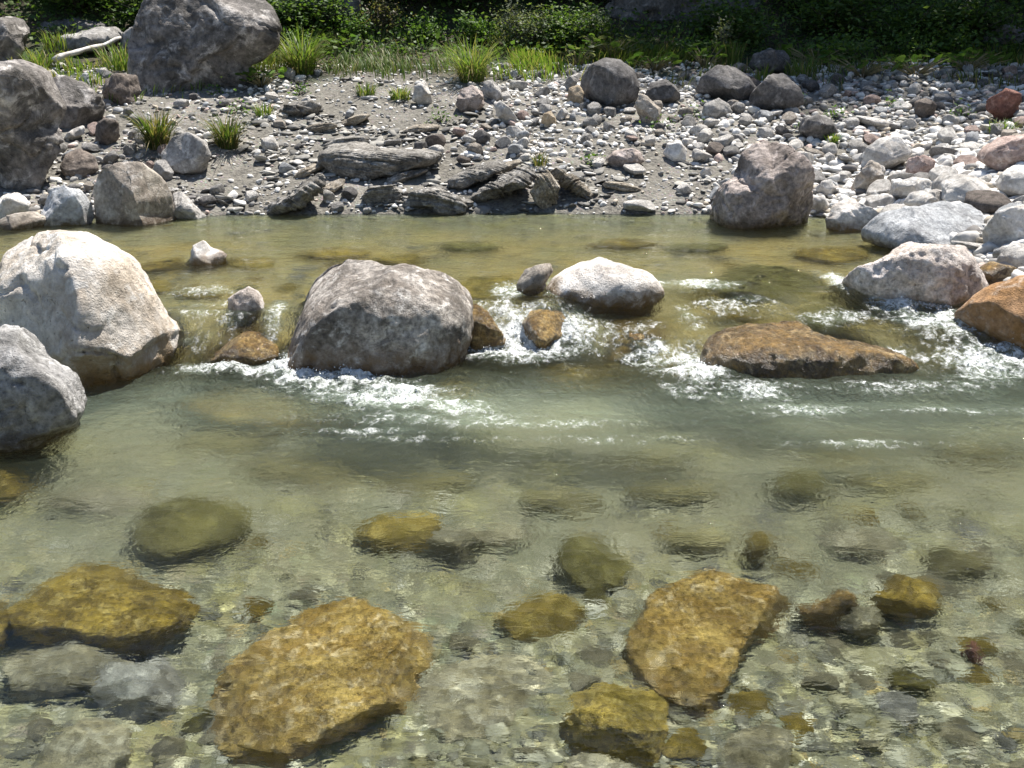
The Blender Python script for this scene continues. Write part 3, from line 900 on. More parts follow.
shale('narrow tan shale blade slanting away from the split block', 'shale_tan', [(548, 172), (556, 166), (572, 174), (592, 192), (594, 200), (578, 195), (560, 184)], (-0.6, 0.2, 0.75), 0.025, 56.3)
shale('low weathered shale ridge above the slanting slab', 'shale', [(446, 186), (452, 176), (480, 165), (500, 160), (510, 166), (485, 178), (460, 190)], (0.3, 0.3, 0.9), 0.03, 57.3)
stand('shale_rock', 'flat dark shale plate high on the silt slope', 'shale', [(277, 112), (285, 104), (312, 100), (322, 106), (316, 116), (290, 120)], 0.8, cat='shale', group=SH, seed=58.3, sub=5, lay=((0.2, 0.3, 0.9), 0.03, 0.05))
stand('shale_rock', 'grey shale hump half buried in silt below the ledge', 'shale', [(400, 206), (412, 190), (440, 186), (462, 196), (470, 208), (440, 214)], 0.8, cat='shale', group=SH, seed=59.3, sub=6, lay=((0.2, 0.3, 0.9), 0.035, 0.04))
for (sx_, sy_, sw_, sh_, an_, lb_) in [
        (345, 142, 26, 5, -6, 'thin shale plate lying over the back of the dark ledge'), (405, 176, 24, 6, -14, 'thin tilted shale plate under the front of the dark ledge'),
        (345, 168, 20, 8, -24, 'slanted shale wedge holding up the dark ledge'), (425, 162, 22, 6, -12, 'shale flake at the river end of the dark ledge'),
        (310, 170, 22, 5, -28, 'shale flake over the whitish split slab'), (293, 205, 22, 5, -30, 'thin shale sheet lying against the whitish slab'),
        (455, 205, 22, 6, -8, 'flat shale plate at the water by the slanting slab'), (500, 170, 24, 5, -26, 'thin shale sheet resting on top of the slanting slab'),
        (575, 183, 24, 5, 30, 'thin shale sheet along the tan blade'), (420, 128, 20, 4, -8, 'small shale plate in the scree above the dark ledge'),
        (350, 122, 20, 5, -18, 'shale plate high on the bare silt slope'), (320, 128, 18, 5, -10, 'shale plate on the silt slope under the flat dark plate'),
        (330, 188, 16, 6, -30, 'broken shale chunk between ledge and whitish slab'), (620, 186, 20, 5, 10, 'flat shale plate in silt under the reddish slab')]:
    th_ = np.linspace(0, TAU, 11)[:-1]
    jj = np.random.default_rng(int(sx_)).uniform(0.75, 1.15, 10)
    ca_, sa_ = math.cos(math.radians(an_)), math.sin(math.radians(an_))
    ex_, ey_ = sw_ * jj * np.cos(th_), sh_ * jj * np.sin(th_)
    tilt_ = math.radians(-an_)
    stand('shale_rock', lb_, 'shale' if sx_ % 2 else 'shale_tan', np.stack([sx_ + ex_ * ca_ - ey_ * sa_, sy_ + ex_ * sa_ + ey_ * ca_], 1), 0.7, cat='shale', group=SH, seed=sx_ / 7.0, sub=5,
          lay=((-math.sin(tilt_), 0.25, math.cos(tilt_)), 0.014, 0.05), amp=0.4, crack=0.0, boxy=3.5, cuts=5, base=(sx_, sy_ + sh_))
# middle of the bank
stand('boulder', 'round dark grey boulder with streaked face under leafy plants', 'dark', [(581, 92), (583, 76), (592, 64), (605, 58), (620, 60), (634, 70), (640, 86), (636, 101), (618, 109), (598, 109), (585, 102)], 0.95, group=RB, lm='the round dark boulder', seed=61.3, amp=0.35, crack=0.1, boxy=2.2, cuts=3, lump=0.08)
stand('boulder', 'smaller dark grey rock next to the round dark boulder', 'dark', [(644, 95), (650, 83), (665, 79), (678, 87), (681, 99), (670, 107), (650, 107)], 0.95, group=RB, seed=62.3, sub=5, amp=0.5)
stand('rock', 'two toned tilted stone, dark above and buff below', 'tanrock', [(634, 105), (640, 93), (648, 97), (660, 108), (662, 118), (652, 126), (642, 122)], 0.9, group=RB, seed=63.3, sub=5)
stand('boulder', 'brown grey angular stone beneath the tall grass tuft', 'pinkish', [(456, 104), (460, 90), (472, 85), (482, 92), (485, 105), (476, 114), (462, 113)], 0.9, group=RB, lm='the brown angular stone', seed=64.3, sub=5, cuts=12)
stand('rock', 'flat faced grey stone beside the tall grass tuft', 'midgrey', [(480, 96), (484, 82), (492, 80), (501, 90), (503, 99), (488, 101)], 0.9, group=RB, seed=65.3, sub=4)
stand('rock', 'long bright white stone lying in the middle of the scree', 'white', [(494, 104), (500, 100), (510, 108), (517, 118), (514, 127), (502, 122), (496, 114)], 0.9, group=RB, lm='the long white stone', seed=66.3, sub=5)
stand('rock', 'bright white lump near the small grass tufts', 'white', [(412, 100), (416, 86), (424, 80), (430, 92), (432, 103), (420, 106)], 0.9, group=RB, lm='the white lump', seed=67.3, sub=4)
stand('rock', 'small orange tan stone in the white scree', 'tan', [(541, 122), (544, 113), (551, 111), (556, 119), (555, 128), (545, 128)], 0.9, group=RB, lm='the orange tan stone', seed=68.3, sub=4, cuts=14)
stand('rock', 'buff blocky stone wedged against the round dark boulder', 'tan', [(567, 101), (569, 88), (579, 85), (584, 93), (583, 105), (571, 106)], 0.9, group=RB, seed=69.3, sub=4, cuts=14)
stand('rock', 'reddish flat slab alone on the bare silt', 'pinkish', [(607, 160), (613, 152), (632, 148), (641, 152), (645, 162), (630, 170), (614, 169)], 0.9, group=RB, lm='the reddish flat slab', seed=70.3, sub=5, cuts=12)
stand('rock', 'white angular stone at the edge of the bare silt', 'white', [(664, 155), (668, 144), (680, 142), (687, 150), (684, 162), (672, 164)], 0.9, group=RB, lm='the white angular stone', seed=71.3, sub=4, cuts=12)
stand('rock', 'lone white pebble on grey silt near the pinkish boulder', 'white', [(700, 172), (704, 167), (710, 168), (712, 175), (706, 178), (701, 177)], 0.9, group=RB, seed=72.3, sub=4)
stand('boulder', 'broad pinkish brown boulder standing at the far waterline', 'pinkish', [(715, 210), (718, 190), (735, 173), (742, 152), (757, 142), (786, 143), (801, 156), (809, 176), (812, 202), (806, 222), (775, 228), (740, 228), (719, 224)], 0.8, group=RB, lm='the broad pinkish boulder', seed=73.6, sub=6, amp=0.8, crack=0.8, boxy=2.4, cuts=9, sink=0.12, base=(765, 227))
stand('boulder', 'dark brown rock with flat top above the white scree', 'dark', [(696, 92), (700, 76), (715, 65), (738, 67), (752, 78), (757, 94), (745, 103), (715, 102)], 0.9, group=RB, lm='the flat topped dark rock', seed=74.3, amp=0.6)
stand('boulder', 'craggy nearly black rock sitting highest at the grass edge', 'dark', [(747, 66), (752, 54), (770, 49), (785, 51), (791, 63), (784, 74), (758, 76)], 0.9, group=RB, seed=75.3, amp=0.9, crack=0.5)
stand('boulder', 'craggy dark rock with lit top below the black rock', 'dark', [(748, 104), (752, 88), (765, 74), (782, 74), (796, 88), (800, 102), (785, 111), (760, 112)], 0.9, group=RB, lm='the craggy dark rock', seed=76.3, amp=0.8, crack=0.4)
stand('boulder', 'dark grey slanting rock in the pale scree', 'dark', [(799, 130), (803, 118), (815, 114), (832, 120), (841, 133), (832, 142), (810, 142)], 0.9, group=RB, lm='the slanting grey rock', seed=77.3, amp=0.5)
stand('boulder', 'rust red boulder by the shaded grass', 'red', [(986, 110), (990, 96), (1002, 88), (1016, 91), (1021, 106), (1018, 120), (1000, 122)], 0.9, group=RB, lm='the rust red boulder', seed=78.3, cuts=8)
stand('rock', 'small brown cube like stone on the upper scree', 'brown', [(914, 114), (917, 101), (928, 98), (936, 105), (934, 117), (921, 119)], 0.9, group=RB, lm='the small brown stone', seed=79.3, sub=4, cuts=12)
stand('boulder', 'large white slanting boulder with sharp lit edge', 'white', [(863, 168), (868, 148), (882, 138), (900, 134), (910, 146), (908, 160), (895, 172), (880, 175)], 0.95, group=RB, lm='the slanting white boulder', seed=80.3, cuts=13, amp=0.5)
stand('rock', 'buff cone shaped stone leaning on the slanting white boulder', 'tanrock', [(853, 190), (860, 172), (870, 160), (880, 164), (884, 180), (876, 192), (862, 194)], 0.9, group=RB, lm='the buff cone', seed=81.3, sub=5)
stand('rock', 'pinkish tan block between white boulders', 'rosy', [(906, 172), (909, 159), (922, 154), (935, 160), (936, 174), (925, 181), (910, 180)], 0.9, group=RB, lm='the pinkish tan block', seed=82.3, sub=5, cuts=13)
stand('boulder', 'big rosy boulder cut by the frame on the right hand scree'.replace(' on the right hand scree', ' above the scree'), 'rosy', [(980, 160), (984, 150), (1005, 138), (1035, 132), (1060, 145), (1060, 168), (1030, 172), (995, 170)], 0.9, group=RB, lm='the big rosy boulder', seed=83.3)
stand('rock', 'round white boulder next to the frame edge below the rosy one', 'white', [(996, 188), (1002, 173), (1018, 166), (1040, 168), (1050, 185), (1035, 200), (1008, 200)], 0.9, group=RB, lm='the round white boulder', seed=84.3, cuts=4, boxy=2.2)
stand('rock', 'white flat sided boulder behind the blue grey boulder', 'white', [(890, 196), (895, 182), (910, 176), (930, 180), (936, 194), (925, 204), (900, 206)], 0.9, group=RB, lm='the white flat sided boulder', seed=85.3)
stand('rock', 'largest bright white boulder above the blue grey one', 'white', [(942, 200), (948, 184), (965, 176), (984, 180), (993, 196), (986, 208), (960, 210)], 0.9, group=RB, lm='the largest white boulder', seed=86.3)
stand('rock', 'cream low boulder resting on the blue grey boulder', 'white', [(903, 204), (912, 193), (935, 189), (955, 195), (958, 206), (930, 212)], 0.9, group=RB, seed=87.3)
stand('rock', 'creamy jagged stone at the waterline by the blue grey boulder', 'pale_up', [(824, 220), (834, 206), (850, 199), (868, 206), (882, 216), (878, 228), (850, 231), (828, 229)], 0.9, group=RB, lm='the creamy jagged stone', seed=88.3, cuts=12, sink=0.08)
stand('boulder', 'long blue grey boulder with smooth top and dark end', 'bluegrey', [(866, 234), (880, 216), (905, 206), (945, 202), (975, 206), (990, 222), (998, 247), (996, 264), (975, 266), (950, 256), (920, 250), (890, 250), (870, 246)], 0.75, group=RB, lm='the blue grey boulder', seed=89.3, sub=6, amp=0.4, crack=0.3, boxy=3.0, cuts=8, sink=0.2, base=(930, 252))
stand('boulder', 'chalk white boulder cut by the frame over the wet brown stone', 'white', [(986, 228), (994, 212), (1015, 204), (1045, 206), (1060, 225), (1050, 246), (1015, 250), (992, 246)], 0.9, group=RB, seed=90.3, sink=0.1)
stand('rock', 'white stone under the chalk white boulder near the rapids', 'white', [(1000, 262), (1005, 250), (1020, 245), (1045, 250), (1045, 268), (1015, 272)], 0.9, group=RB, seed=91.3, sub=4, sink=0.1)
stand('rock', 'rounded white stone by the foot of the pinkish boulder', 'white', [(815, 190), (820, 181), (830, 179), (837, 187), (833, 197), (820, 197)], 0.9, group=RB, seed=92.3, sub=4)
stand('rock', 'smooth cream stone touching the pinkish boulder', 'white', [(810, 206), (814, 196), (824, 195), (830, 205), (825, 215), (814, 215)], 0.9, group=RB, seed=93.3, sub=4)
stand('rock', 'grey boulder shoulder beside the flat topped dark rock', 'midgrey', [(700, 116), (704, 104), (718, 98), (730, 104), (732, 114), (715, 118)], 0.9, group=RB, seed=94.3, sub=4)
# rock faces under the forest
def outcrop(label, poly, yc, seed):
    return stand('rock_outcrop', label, 'dark', poly, 0.5, cat='rock face', group='shaded rock faces under the forest', seed=seed, sub=6, amp=1.0, crack=0.9, boxy=3.5, yc=yc, cuts=10)
outcrop('shaded grey rock face behind the leafy plants', [(600, 50), (606, 10), (620, -40), (700, -60), (760, -30), (765, 20), (740, 55), (660, 60)], 15.6, 95.3)
outcrop('shaded rock face behind the huge dark boulder', [(255, 30), (262, -5), (290, -40), (350, -30), (365, 10), (345, 32), (300, 36)], 15.4, 96.3)
outcrop('dim mossy rock in the dark undergrowth beyond the scree', [(975, 50), (985, 30), (1005, 24), (1030, 30), (1040, 50), (1010, 60)], 14.6, 97.3)
outcrop('dim boulder face in the dark undergrowth above the flat rock', [(860, 42), (872, 22), (900, 16), (930, 24), (940, 44), (900, 52)], 15.6, 98.3)
outcrop('dim low rock in shade behind the long pale flat rock', [(30, 40), (45, 24), (75, 18), (105, 24), (112, 40), (70, 46)], 14.4, 99.3)

# white branch
def tube(pts, rad, nseg=9, seed=0.0):
    pts = np.array(pts, float)
    n = len(pts)
    T = np.gradient(pts, axis=0)
    T /= np.linalg.norm(T, axis=1)[:, None]
    up = np.array([0.13, 0.2, 1.0])
    A = np.cross(T, up)
    A /= np.linalg.norm(A, axis=1)[:, None] + 1e-9
    B = np.cross(T, A)
    th = np.arange(nseg) / nseg * TAU
    V = pts[:, None, :] + np.asarray(rad)[:, None, None] * (A[:, None, :] * np.cos(th)[None, :, None] + B[:, None, :] * np.sin(th)[None, :, None])
    F = []
    for i in range(n - 1):
        for j in range(nseg):
            F.append((i * nseg + j, i * nseg + (j + 1) % nseg, (i + 1) * nseg + (j + 1) % nseg, (i + 1) * nseg + j))
    V = V.reshape(-1, 3)
    V = np.vstack([V, pts[:1], pts[-1:]])
    a, b = len(V) - 2, len(V) - 1
    for j in range(nseg):
        F.append((a, (j + 1) % nseg, j, j))
        F.append((b, (n - 1) * nseg + j, (n - 1) * nseg + (j + 1) % nseg, (n - 1) * nseg + (j + 1) % nseg))
    return V, F


def mk_poly(name, V, F, mat, parent=None):
    me = bpy.data.meshes.new(name)
    me.from_pydata([tuple(v) for v in V], [], [tuple(dict.fromkeys(f)) for f in F])
    for p_ in me.polygons:
        p_.use_smooth = True
    me.materials.append(mat)
    o = bpy.data.objects.new(name, me)
    o.parent = parent
    col.objects.link(o)
    return o


h0 = hit(54, 71)
h1 = hit(121, 42)
h0[2] += 0.12
h1 = on_y(121, 38, h0[1] + 0.9)
ts = np.linspace(0, 1, 12)
bp_ = h0 + (h1 - h0) * ts[:, None]
bp_[:, 2] += 0.02 * np.sin(ts * 7) * (1 - ts) + 0.008 * np.sin(ts * 15)
bp_[:, 1] += 0.03 * np.sin(ts * 9 + 1)
V, F = tube(bp_ - h0, 0.034 - 0.012 * ts + 0.004 * np.sin(ts * 23))
br = mk_poly('branch', V, F, M['wood'])
br.location = h0
tag(br, 'bleached white dead branch lying on the grassy bank', 'branch')

# ------------------------------------------------------------------ cobbles
PROTO = []
SHAPES = ['rounded', 'rounded', 'blocky', 'angular', 'flat', 'oval', 'blocky', 'angular', 'rounded', 'flat', 'oval', 'angular']
for i, sh in enumerate(SHAPES):
    kw = dict(rounded=(5, 2.1, 0.12), oval=(4, 2.0, 0.1), blocky=(9, 3.2, 0.12), angular=(15, 2.6, 0.16), flat=(7, 2.6, 0.12))[sh]
    P, F = rock_unit(4, 200.0 + i * 1.7, kw[0], kw[1], kw[2])
    sc = dict(rounded=(1, 0.9, 0.8), oval=(1.25, 0.85, 0.75), blocky=(1, 0.85, 0.8), angular=(1.05, 0.9, 0.8), flat=(1.2, 0.95, 0.45))[sh]
    P = detail(P, F, 2.0, 300.0 + i, 0.5, 0.15) * np.array(sc)
    PROTO.append(mk('cobble', P, F, M['white'], link=False))
PROTO2 = []
for i in range(10):
    P, F = rock_unit(2, 400.0 + i * 1.3, 7 + i % 4 * 2, 2.5, 0.15)
    P = P * np.array([1.1, 0.9, 0.7 if i % 3 else 0.45])
    PROTO2.append((P, F))

GREY_SILT = [(395, 95, 105, 62), (300, 165, 90, 52), (430, 190, 160, 32), (640, 180, 85, 38), (560, 205, 120, 22), (235, 170, 60, 40)]


def bare(px, py):
    """1 where the photo shows bare silt, 0 in the scree"""
    b = np.zeros_like(px)
    for cx, cy, rx, ry in GREY_SILT:
        b = np.maximum(b, np.exp(-(((px - cx) / rx) ** 2 + ((py - cy) / ry) ** 2) ** 2))
    return b


def free(x, y, r, pts, k=0.8):
    for ax, ay, ar in AVOID:
        if (x - ax) ** 2 + (y - ay) ** 2 < (ar + r * 0.6) ** 2:
            return False
    if len(pts):
        q = np.array(pts)
        if ((q[:, 0] - x) ** 2 + (q[:, 1] - y) ** 2 < (k * (q[:, 2] + r)) ** 2).any():
            return False
    return True


COLS = {'white': ('white', 0.40), 'grey': ('midgrey', 0.24), 'pale grey': ('bluegrey', 0.14), 'buff': ('tanrock', 0.1), 'dark': ('dark', 0.05), 'pinkish': ('rosy', 0.05), 'brown': ('brown', 0.02)}
cn = list(COLS)
cp = np.array([COLS[c][1] for c in cn])
cp /= cp.sum()
pts = []
cob = []
tries = 0
while len(cob) < 270 and tries < 40000:
    tries += 1
    px = random.uniform(-10, 1034)
    py = random.uniform(70, 262)
    p = hit(px, py)
    x, y = p[0], p[1]
    d = float(edge_d(np.array([x]), np.array([y]))[0])
    if d < 0.05 or d > 4.3 or y > 14.5:
        continue
    if random.random() < 0.93 * float(bare(np.array([px]), np.array([py]))[0]):
        continue
    if px < 250 and random.random() < 0.5:
        continue
    rightness = min(1, max(0, (px - 620) / 350))
    near = min(1, max(0, (py - 100) / 130))
    r = random.uniform(0.05, 0.09) * (1 + 1.4 * rightness * near * random.random() + 0.5 * random.random() ** 3)
    if not free(x, y, r, pts, 0.78):
        continue
    pts.append((x, y, r))
    cob.append((x, y, r, px, py))
used_labels = {}
ordr = np.argsort([c[2] for c in cob])
rank = {int(k): i / len(cob) for i, k in enumerate(ordr)}
for i, (x, y, r, px, py) in enumerate(cob):
    k = random.randrange(len(PROTO))
    q = cp.copy()
    if px > 800:
        q[cn.index('white')] *= 1.6
        q[cn.index('pinkish')] *= 1.5
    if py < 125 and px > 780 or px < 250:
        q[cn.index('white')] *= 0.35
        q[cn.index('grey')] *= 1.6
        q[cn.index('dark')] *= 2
    cname = np.random.default_rng(i + 900).choice(cn, p=q / q.sum())
    o = PROTO[k].copy()
    col.objects.link(o)
    o.material_slots[0].link = 'OBJECT'
    o.material_slots[0].material = M[COLS[cname][0]]
    o.location = (x, y, Hs(x, y) + r * 0.35)
    o.scale = (r, r, r)
    o.rotation_euler = (random.uniform(-0.35, 0.35), random.uniform(-0.35, 0.35), random.uniform(0, TAU))
    size = 'small' if rank[i] < 0.35 else 'large' if rank[i] > 0.75 else ''
    l2 = sorted(LAND, key=lambda L: (L[1] - px) ** 2 + (1.6 * (L[2] - py)) ** 2)
    a = l2[0]
    dx, dy = px - a[1], py - a[2]
    rel = 'above' if dy < -abs(dx) * 0.7 else 'below' if dy > abs(dx) * 0.7 else 'beside'
    base = ' '.join(w for w in (size, cname, SHAPES[k], 'cobble') if w)
    lab = f'{base} {rel} {a[0]}'
    j = 1
    while lab in used_labels and j < 4:
        lab = f'{base} {rel} {a[0]} towards {l2[j][0]}'
        j += 1
    used_labels[lab] = 1
    tag(o, lab, 'cobble', 'cobbles scattered over the far bank')
print('cobbles', len(cob), 'labels', len(used_labels))


def scatter_mesh(name, xs, ys, rs, zs, cols, mat, flat=1.0, tilt=0.5):
    Vs, Fs, Cs = [], [], []
    off = 0
    n = len(xs)
    k = rng.integers(0, len(PROTO2), n)
    for j, (P, F) in enumerate(PROTO2):
        m = np.where(k == j)[0]
        if not len(m):
            continue
        az = rng.uniform(0, TAU, len(m))
        tx = rng.normal(0, tilt, len(m))
        ca, sa, ct, st = np.cos(az), np.sin(az), np.cos(tx), np.sin(tx)
        s = rs[m]
        asp = rng.uniform(0.75, 1.25, len(m))
        Q = P[None] * (s[:, None, None]) * np.stack([asp, 1 / asp, np.full(len(m), flat)], 1)[:, None, :]
        y2 = Q[..., 1] * ct[:, None] - Q[..., 2] * st[:, None]
        z2 = Q[..., 1] * st[:, None] + Q[..., 2] * ct[:, None]
        x3 = Q[..., 0] * ca[:, None] - y2 * sa[:, None]
        y3 = Q[..., 0] * sa[:, None] + y2 * ca[:, None]
        W = np.stack([x3 + xs[m][:, None], y3 + ys[m][:, None], z2 + zs[m][:, None]], -1)
        Vs.append(W.reshape(-1, 3))
        Fs.append((F[None] + (np.arange(len(m)) * len(P))[:, None, None] + off).reshape(-1, 3))
        Cs.append(np.repeat(cols[m], len(P), 0))
        off += len(m) * len(P)
    return mk(name, np.vstack(Vs), np.vstack(Fs), mat, {'col': np.vstack(Cs)})


PAL = np.array([(0.68, 0.66, 0.62), (0.56, 0.54, 0.50), (0.36, 0.35, 0.33), (0.26, 0.25, 0.235), (0.40, 0.35, 0.28), (0.17, 0.16, 0.15), (0.42, 0.33, 0.29), (0.33, 0.34, 0.345)])
# bank gravel, what no one could count
N = 44000
yy = rng.uniform(8.0, 14.2, N)
xx = rng.uniform(-1, 1, N) * (yy * 0.74 + 0.3)
yy2 = rng.uniform(5.2, 9.5, 5000)
xx2 = rng.uniform(2.6, 5.4, 5000)
xx, yy = np.concatenate([xx, xx2]), np.concatenate([yy, yy2])
dd = edge_d(xx, yy)
zz = H(xx, yy)
ppx, ppy = to_px(np.stack([xx, yy, zz], 1))
pb = bare(ppx, ppy)
keep = (dd > 0.02) & (dd < 4.5) & (rng.uniform(size=len(xx)) > 0.62 * pb) 
clump = noise2(xx, yy, 1.5, 1.5, 2, 21.0)
keep &= rng.uniform(size=len(xx)) < 0.62 + 0.7 * clump
keep &= ~((ppx < 250) & (rng.uniform(size=len(xx)) < 0.45))
rr = rng.uniform(0.010, 0.028, len(xx)) + 0.032 * rng.uniform(size=len(xx)) ** 3.5
rr *= np.where(ppx > 700, 1.25 + 0.6 * np.clip((ppx - 760) / 200, 0, 1) * np.clip((ppy - 110) / 60, 0, 1), 1.0) * np.where(pb > 0.5, 0.7, 1)
for ax, ay, ar in AVOID:
    keep &= (xx - ax) ** 2 + (yy - ay) ** 2 > (ar * 0.8) ** 2
xx, yy, zz, rr, ppx, ppy = (a[keep] for a in (xx, yy, zz, rr, ppx, ppy))
wts = np.array([0.42, 0.22, 0.12, 0.07, 0.07, 0.03, 0.03, 0.04])
ci = rng.choice(8, len(xx), p=wts / wts.sum())
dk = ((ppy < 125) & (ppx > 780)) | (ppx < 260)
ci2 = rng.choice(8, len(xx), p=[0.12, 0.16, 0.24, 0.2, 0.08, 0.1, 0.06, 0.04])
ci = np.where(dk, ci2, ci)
cc = PAL[ci] * rng.uniform(0.85, 1.1, (len(xx), 1))
gv = scatter_mesh('bank_gravel', xx, yy, rr, zz + rr * 0.3, cc, M['gravel'])
tag(gv, 'pale limestone gravel filling the far bank between the cobbles', 'gravel', kind='stuff')

# shale chips on the bare silt
N = 7500
yy = rng.uniform(8.9, 13.2, N)
xx = rng.uniform(-3.6, 2.4, N)
dd = edge_d(xx, yy)
zz = H(xx, yy)
ppx, ppy = to_px(np.stack([xx, yy, zz], 1))
cl = (0.25 + 1.7 * noise2(xx, yy, 1.8, 2.4, 3, 61.0)) * np.interp(dd, [0, 1.4, 2.6], [1.2, 1.0, 0.35])
keep = (dd > 0.05) & (dd < 3.6) & (bare(ppx, ppy) > 0.3) & (rng.uniform(size=N) < cl) & (ppx < 720)
for ax, ay, ar in AVOID:
    keep &= (xx - ax) ** 2 + (yy - ay) ** 2 > (ar * 0.7) ** 2
xx, yy, zz = xx[keep], yy[keep], zz[keep]
rr = rng.uniform(0.015, 0.05, len(xx)) + 0.05 * rng.uniform(size=len(xx)) ** 5
CP = np.array([(0.15, 0.144, 0.132), (0.25, 0.24, 0.215), (0.36, 0.345, 0.31), (0.5, 0.48, 0.45), (0.10, 0.096, 0.09)])
ci = rng.choice(5, len(xx), p=[0.26, 0.27, 0.22, 0.12, 0.13])
ch = scatter_mesh('shale_chips', xx, yy, rr, zz + rr * 0.2, CP[ci] * rng.uniform(0.85, 1.15, (len(xx), 1)), M['gravel'], 0.42, 0.38)
tag(ch, 'grey flakes of broken shale strewn over the bare silt', 'gravel', kind='stuff')

# bed gravel
N = 30000
yy = 1.55 + (rng.uniform(size=N) ** 1.35) * 7.6
xx = rng.uniform(-1, 1, N) * (yy * 0.56 + 0.25)
dd = edge_d(xx, yy)
zz = H(xx, yy)
shallow = sstep(-0.6, 1.2, xx) * sstep(3.9, 2.6, yy)
dens = 0.36 + 0.6 * shallow + 0.35 * noise2(xx, yy, 1.3, 1.3, 2, 31.0)
keep = (dd < 0.0) & (rng.uniform(size=N) < dens)
for ax, ay, ar in AVOID:
    keep &= (xx - ax) ** 2 + (yy - ay) ** 2 > (ar * 0.8) ** 2
xx, yy, zz = xx[keep], yy[keep], zz[keep]
rr = rng.uniform(0.005, 0.014, len(xx)) + 0.034 * rng.uniform(size=len(xx)) ** 5
BP = np.array([(0.32, 0.30, 0.215), (0.25, 0.23, 0.15), (0.20, 0.195, 0.145), (0.125, 0.118, 0.09), (0.40, 0.38, 0.30), (0.29, 0.225, 0.10), (0.50, 0.48, 0.41), (0.25, 0.22, 0.12)])
ci = rng.choice(8, len(xx), p=[0.20, 0.19, 0.19, 0.17, 0.09, 0.07, 0.015, 0.075])
bg = scatter_mesh('bed_gravel', xx, yy, rr, zz + rr * 0.15, BP[ci] * rng.uniform(0.8, 1.15, (len(xx), 1)), M['bedgravel'], 0.75, 0.2)
tag(bg, 'olive and tan gravel on the stream bed', 'gravel', kind='stuff')
receivers.append(bg)

# countable stones on the bed
bs = []
bpts = []
tries = 0
BN = [('tan', 'palebed'), ('olive', 'olive'), ('ochre', 'ochre_y'), ('grey', 'midgrey'), ('golden', 'ochre')]
while len(bs) < 120 and tries < 9000:
    tries += 1
    px = random.uniform(-10, 1034)
    py = random.choice([random.uniform(470, 768), random.uniform(500, 768), random.uniform(225, 300)])
    zs = UP if py < 310 else 0.0
    p = refr(px, py, zs, zs - 0.2)
    x, y = p[0], p[1]
    if edge_d(np.array([x]), np.array([y]))[0] > -0.15:
        continue
    if py > 400 and px < 500 and random.random() < 0.45:
        continue
    r = random.uniform(0.03, 0.065) * (1.4 if py < 310 else 1)
    if not free(x, y, r, bpts, 1.0):
        continue
    bpts.append((x, y, r))
    bs.append((x, y, r, px, py))
BL = [('the biggest orange stone', 318, 675), ('the ridged orange stone', 700, 630), ('the dark golden stone', 105, 600), ('the square yellow stone', 612, 716),
      ('the round olive stone', 592, 562), ('the brown wedge stone', 905, 593), ('the brick red stone', 975, 653), ('the dull olive stone', 195, 525),
      ('the white domed boulder', 602, 280), ('the big grey brown boulder', 378, 318), ('the pale disc stone', 760, 545), ('the pointed pale stone', 205, 255), ('the pink white rock', 912, 270)]
ub = {}
for i, (x, y, r, px, py) in enumerate(bs):
    k = random.choice([0, 1, 4, 5, 8, 9, 4, 9, 2])
    cname, mt = random.choices(BN, [9, 2, 2, 2, 1])[0]
    o = PROTO[k].copy()
    o.name = 'stone'
    col.objects.link(o)
    o.material_slots[0].link = 'OBJECT'
    o.material_slots[0].material = M[mt]
    o.location = (x, y, Hs(x, y) + r * 0.25)
    o.scale = (r, r, r * 0.7)
    o.rotation_euler = (random.uniform(-0.2, 0.2), random.uniform(-0.2, 0.2), random.uniform(0, TAU))
    l2 = sorted(BL, key=lambda L: (L[1] - px) ** 2 + (1.6 * (L[2] - py)) ** 2)
    dx, dy = px - l2[0][1], py - l2[0][2]
    rel = 'behind' if dy < -abs(dx) * 0.7 else 'in front of' if dy > abs(dx) * 0.7 else 'beside'
    base = f'sunken {cname} {SHAPES[k]} stone'
    lab = f'{base} {rel} {l2[0][0]}'
    j = 1
    while lab in ub and j < 4:
        lab = f'{base} {rel} {l2[0][0]} towards {l2[j][0]}'
        j += 1
    ub[lab] = 1
    tag(o, lab, 'stone', RS)
    receivers.append(o)

# ------------------------------------------------------------------ water surface
ny_, nx_ = 1150, 900
yv = 1.0 + 8.6 * np.linspace(0, 1, ny_) ** 1.45
uv = np.linspace(-1, 1, nx_)
Yw = np.repeat(yv[:, None], nx_, 1)
Xw = uv[None, :] * (Yw * 0.6 + 0.9)
L = level(Xw, Yw)
yl, yh = y_low(Xw), y_high(Xw)
# how rough the water is, place by place
rap = np.exp(-((Yw - (yl - 0.12)) / 0.30) ** 2)
casc = sstep(yl - 0.1, yl + 0.05, Yw) * sstep(yh + 0.25, yh - 0.05, Yw)
down = sstep(yl + 0.1, yl - 0.3, Yw) * np.exp(-np.clip(yl - Yw, 0, None) / 0.95)
up_ = sstep(yh - 0.1, yh + 0.4, Yw)
near = 1 - up_
right = sstep(1.2, 2.2, Xw)
rip = (0.8 * rap + 0.9 * casc * sstep(-3.2, -2.2, Xw) + 0.85 * down + 0.05 * up_).clip(0, 1)
rip = (rip * (0.7 + 0.9 * noise2(Xw, Yw, 2.6, 2.6, 2, 52.0))).clip(0, 1)
Zw = L.copy()
ridge = lambda fx, fy, sd: 1 - 2 * np.abs(noise2(Xw + 0.06 * noise2(Xw, Yw, 3, 3, 2, sd + 30), Yw + 0.06 * noise2(Xw, Yw, 3, 3, 2, sd + 40), fx, fy, 2, sd, 0.4))
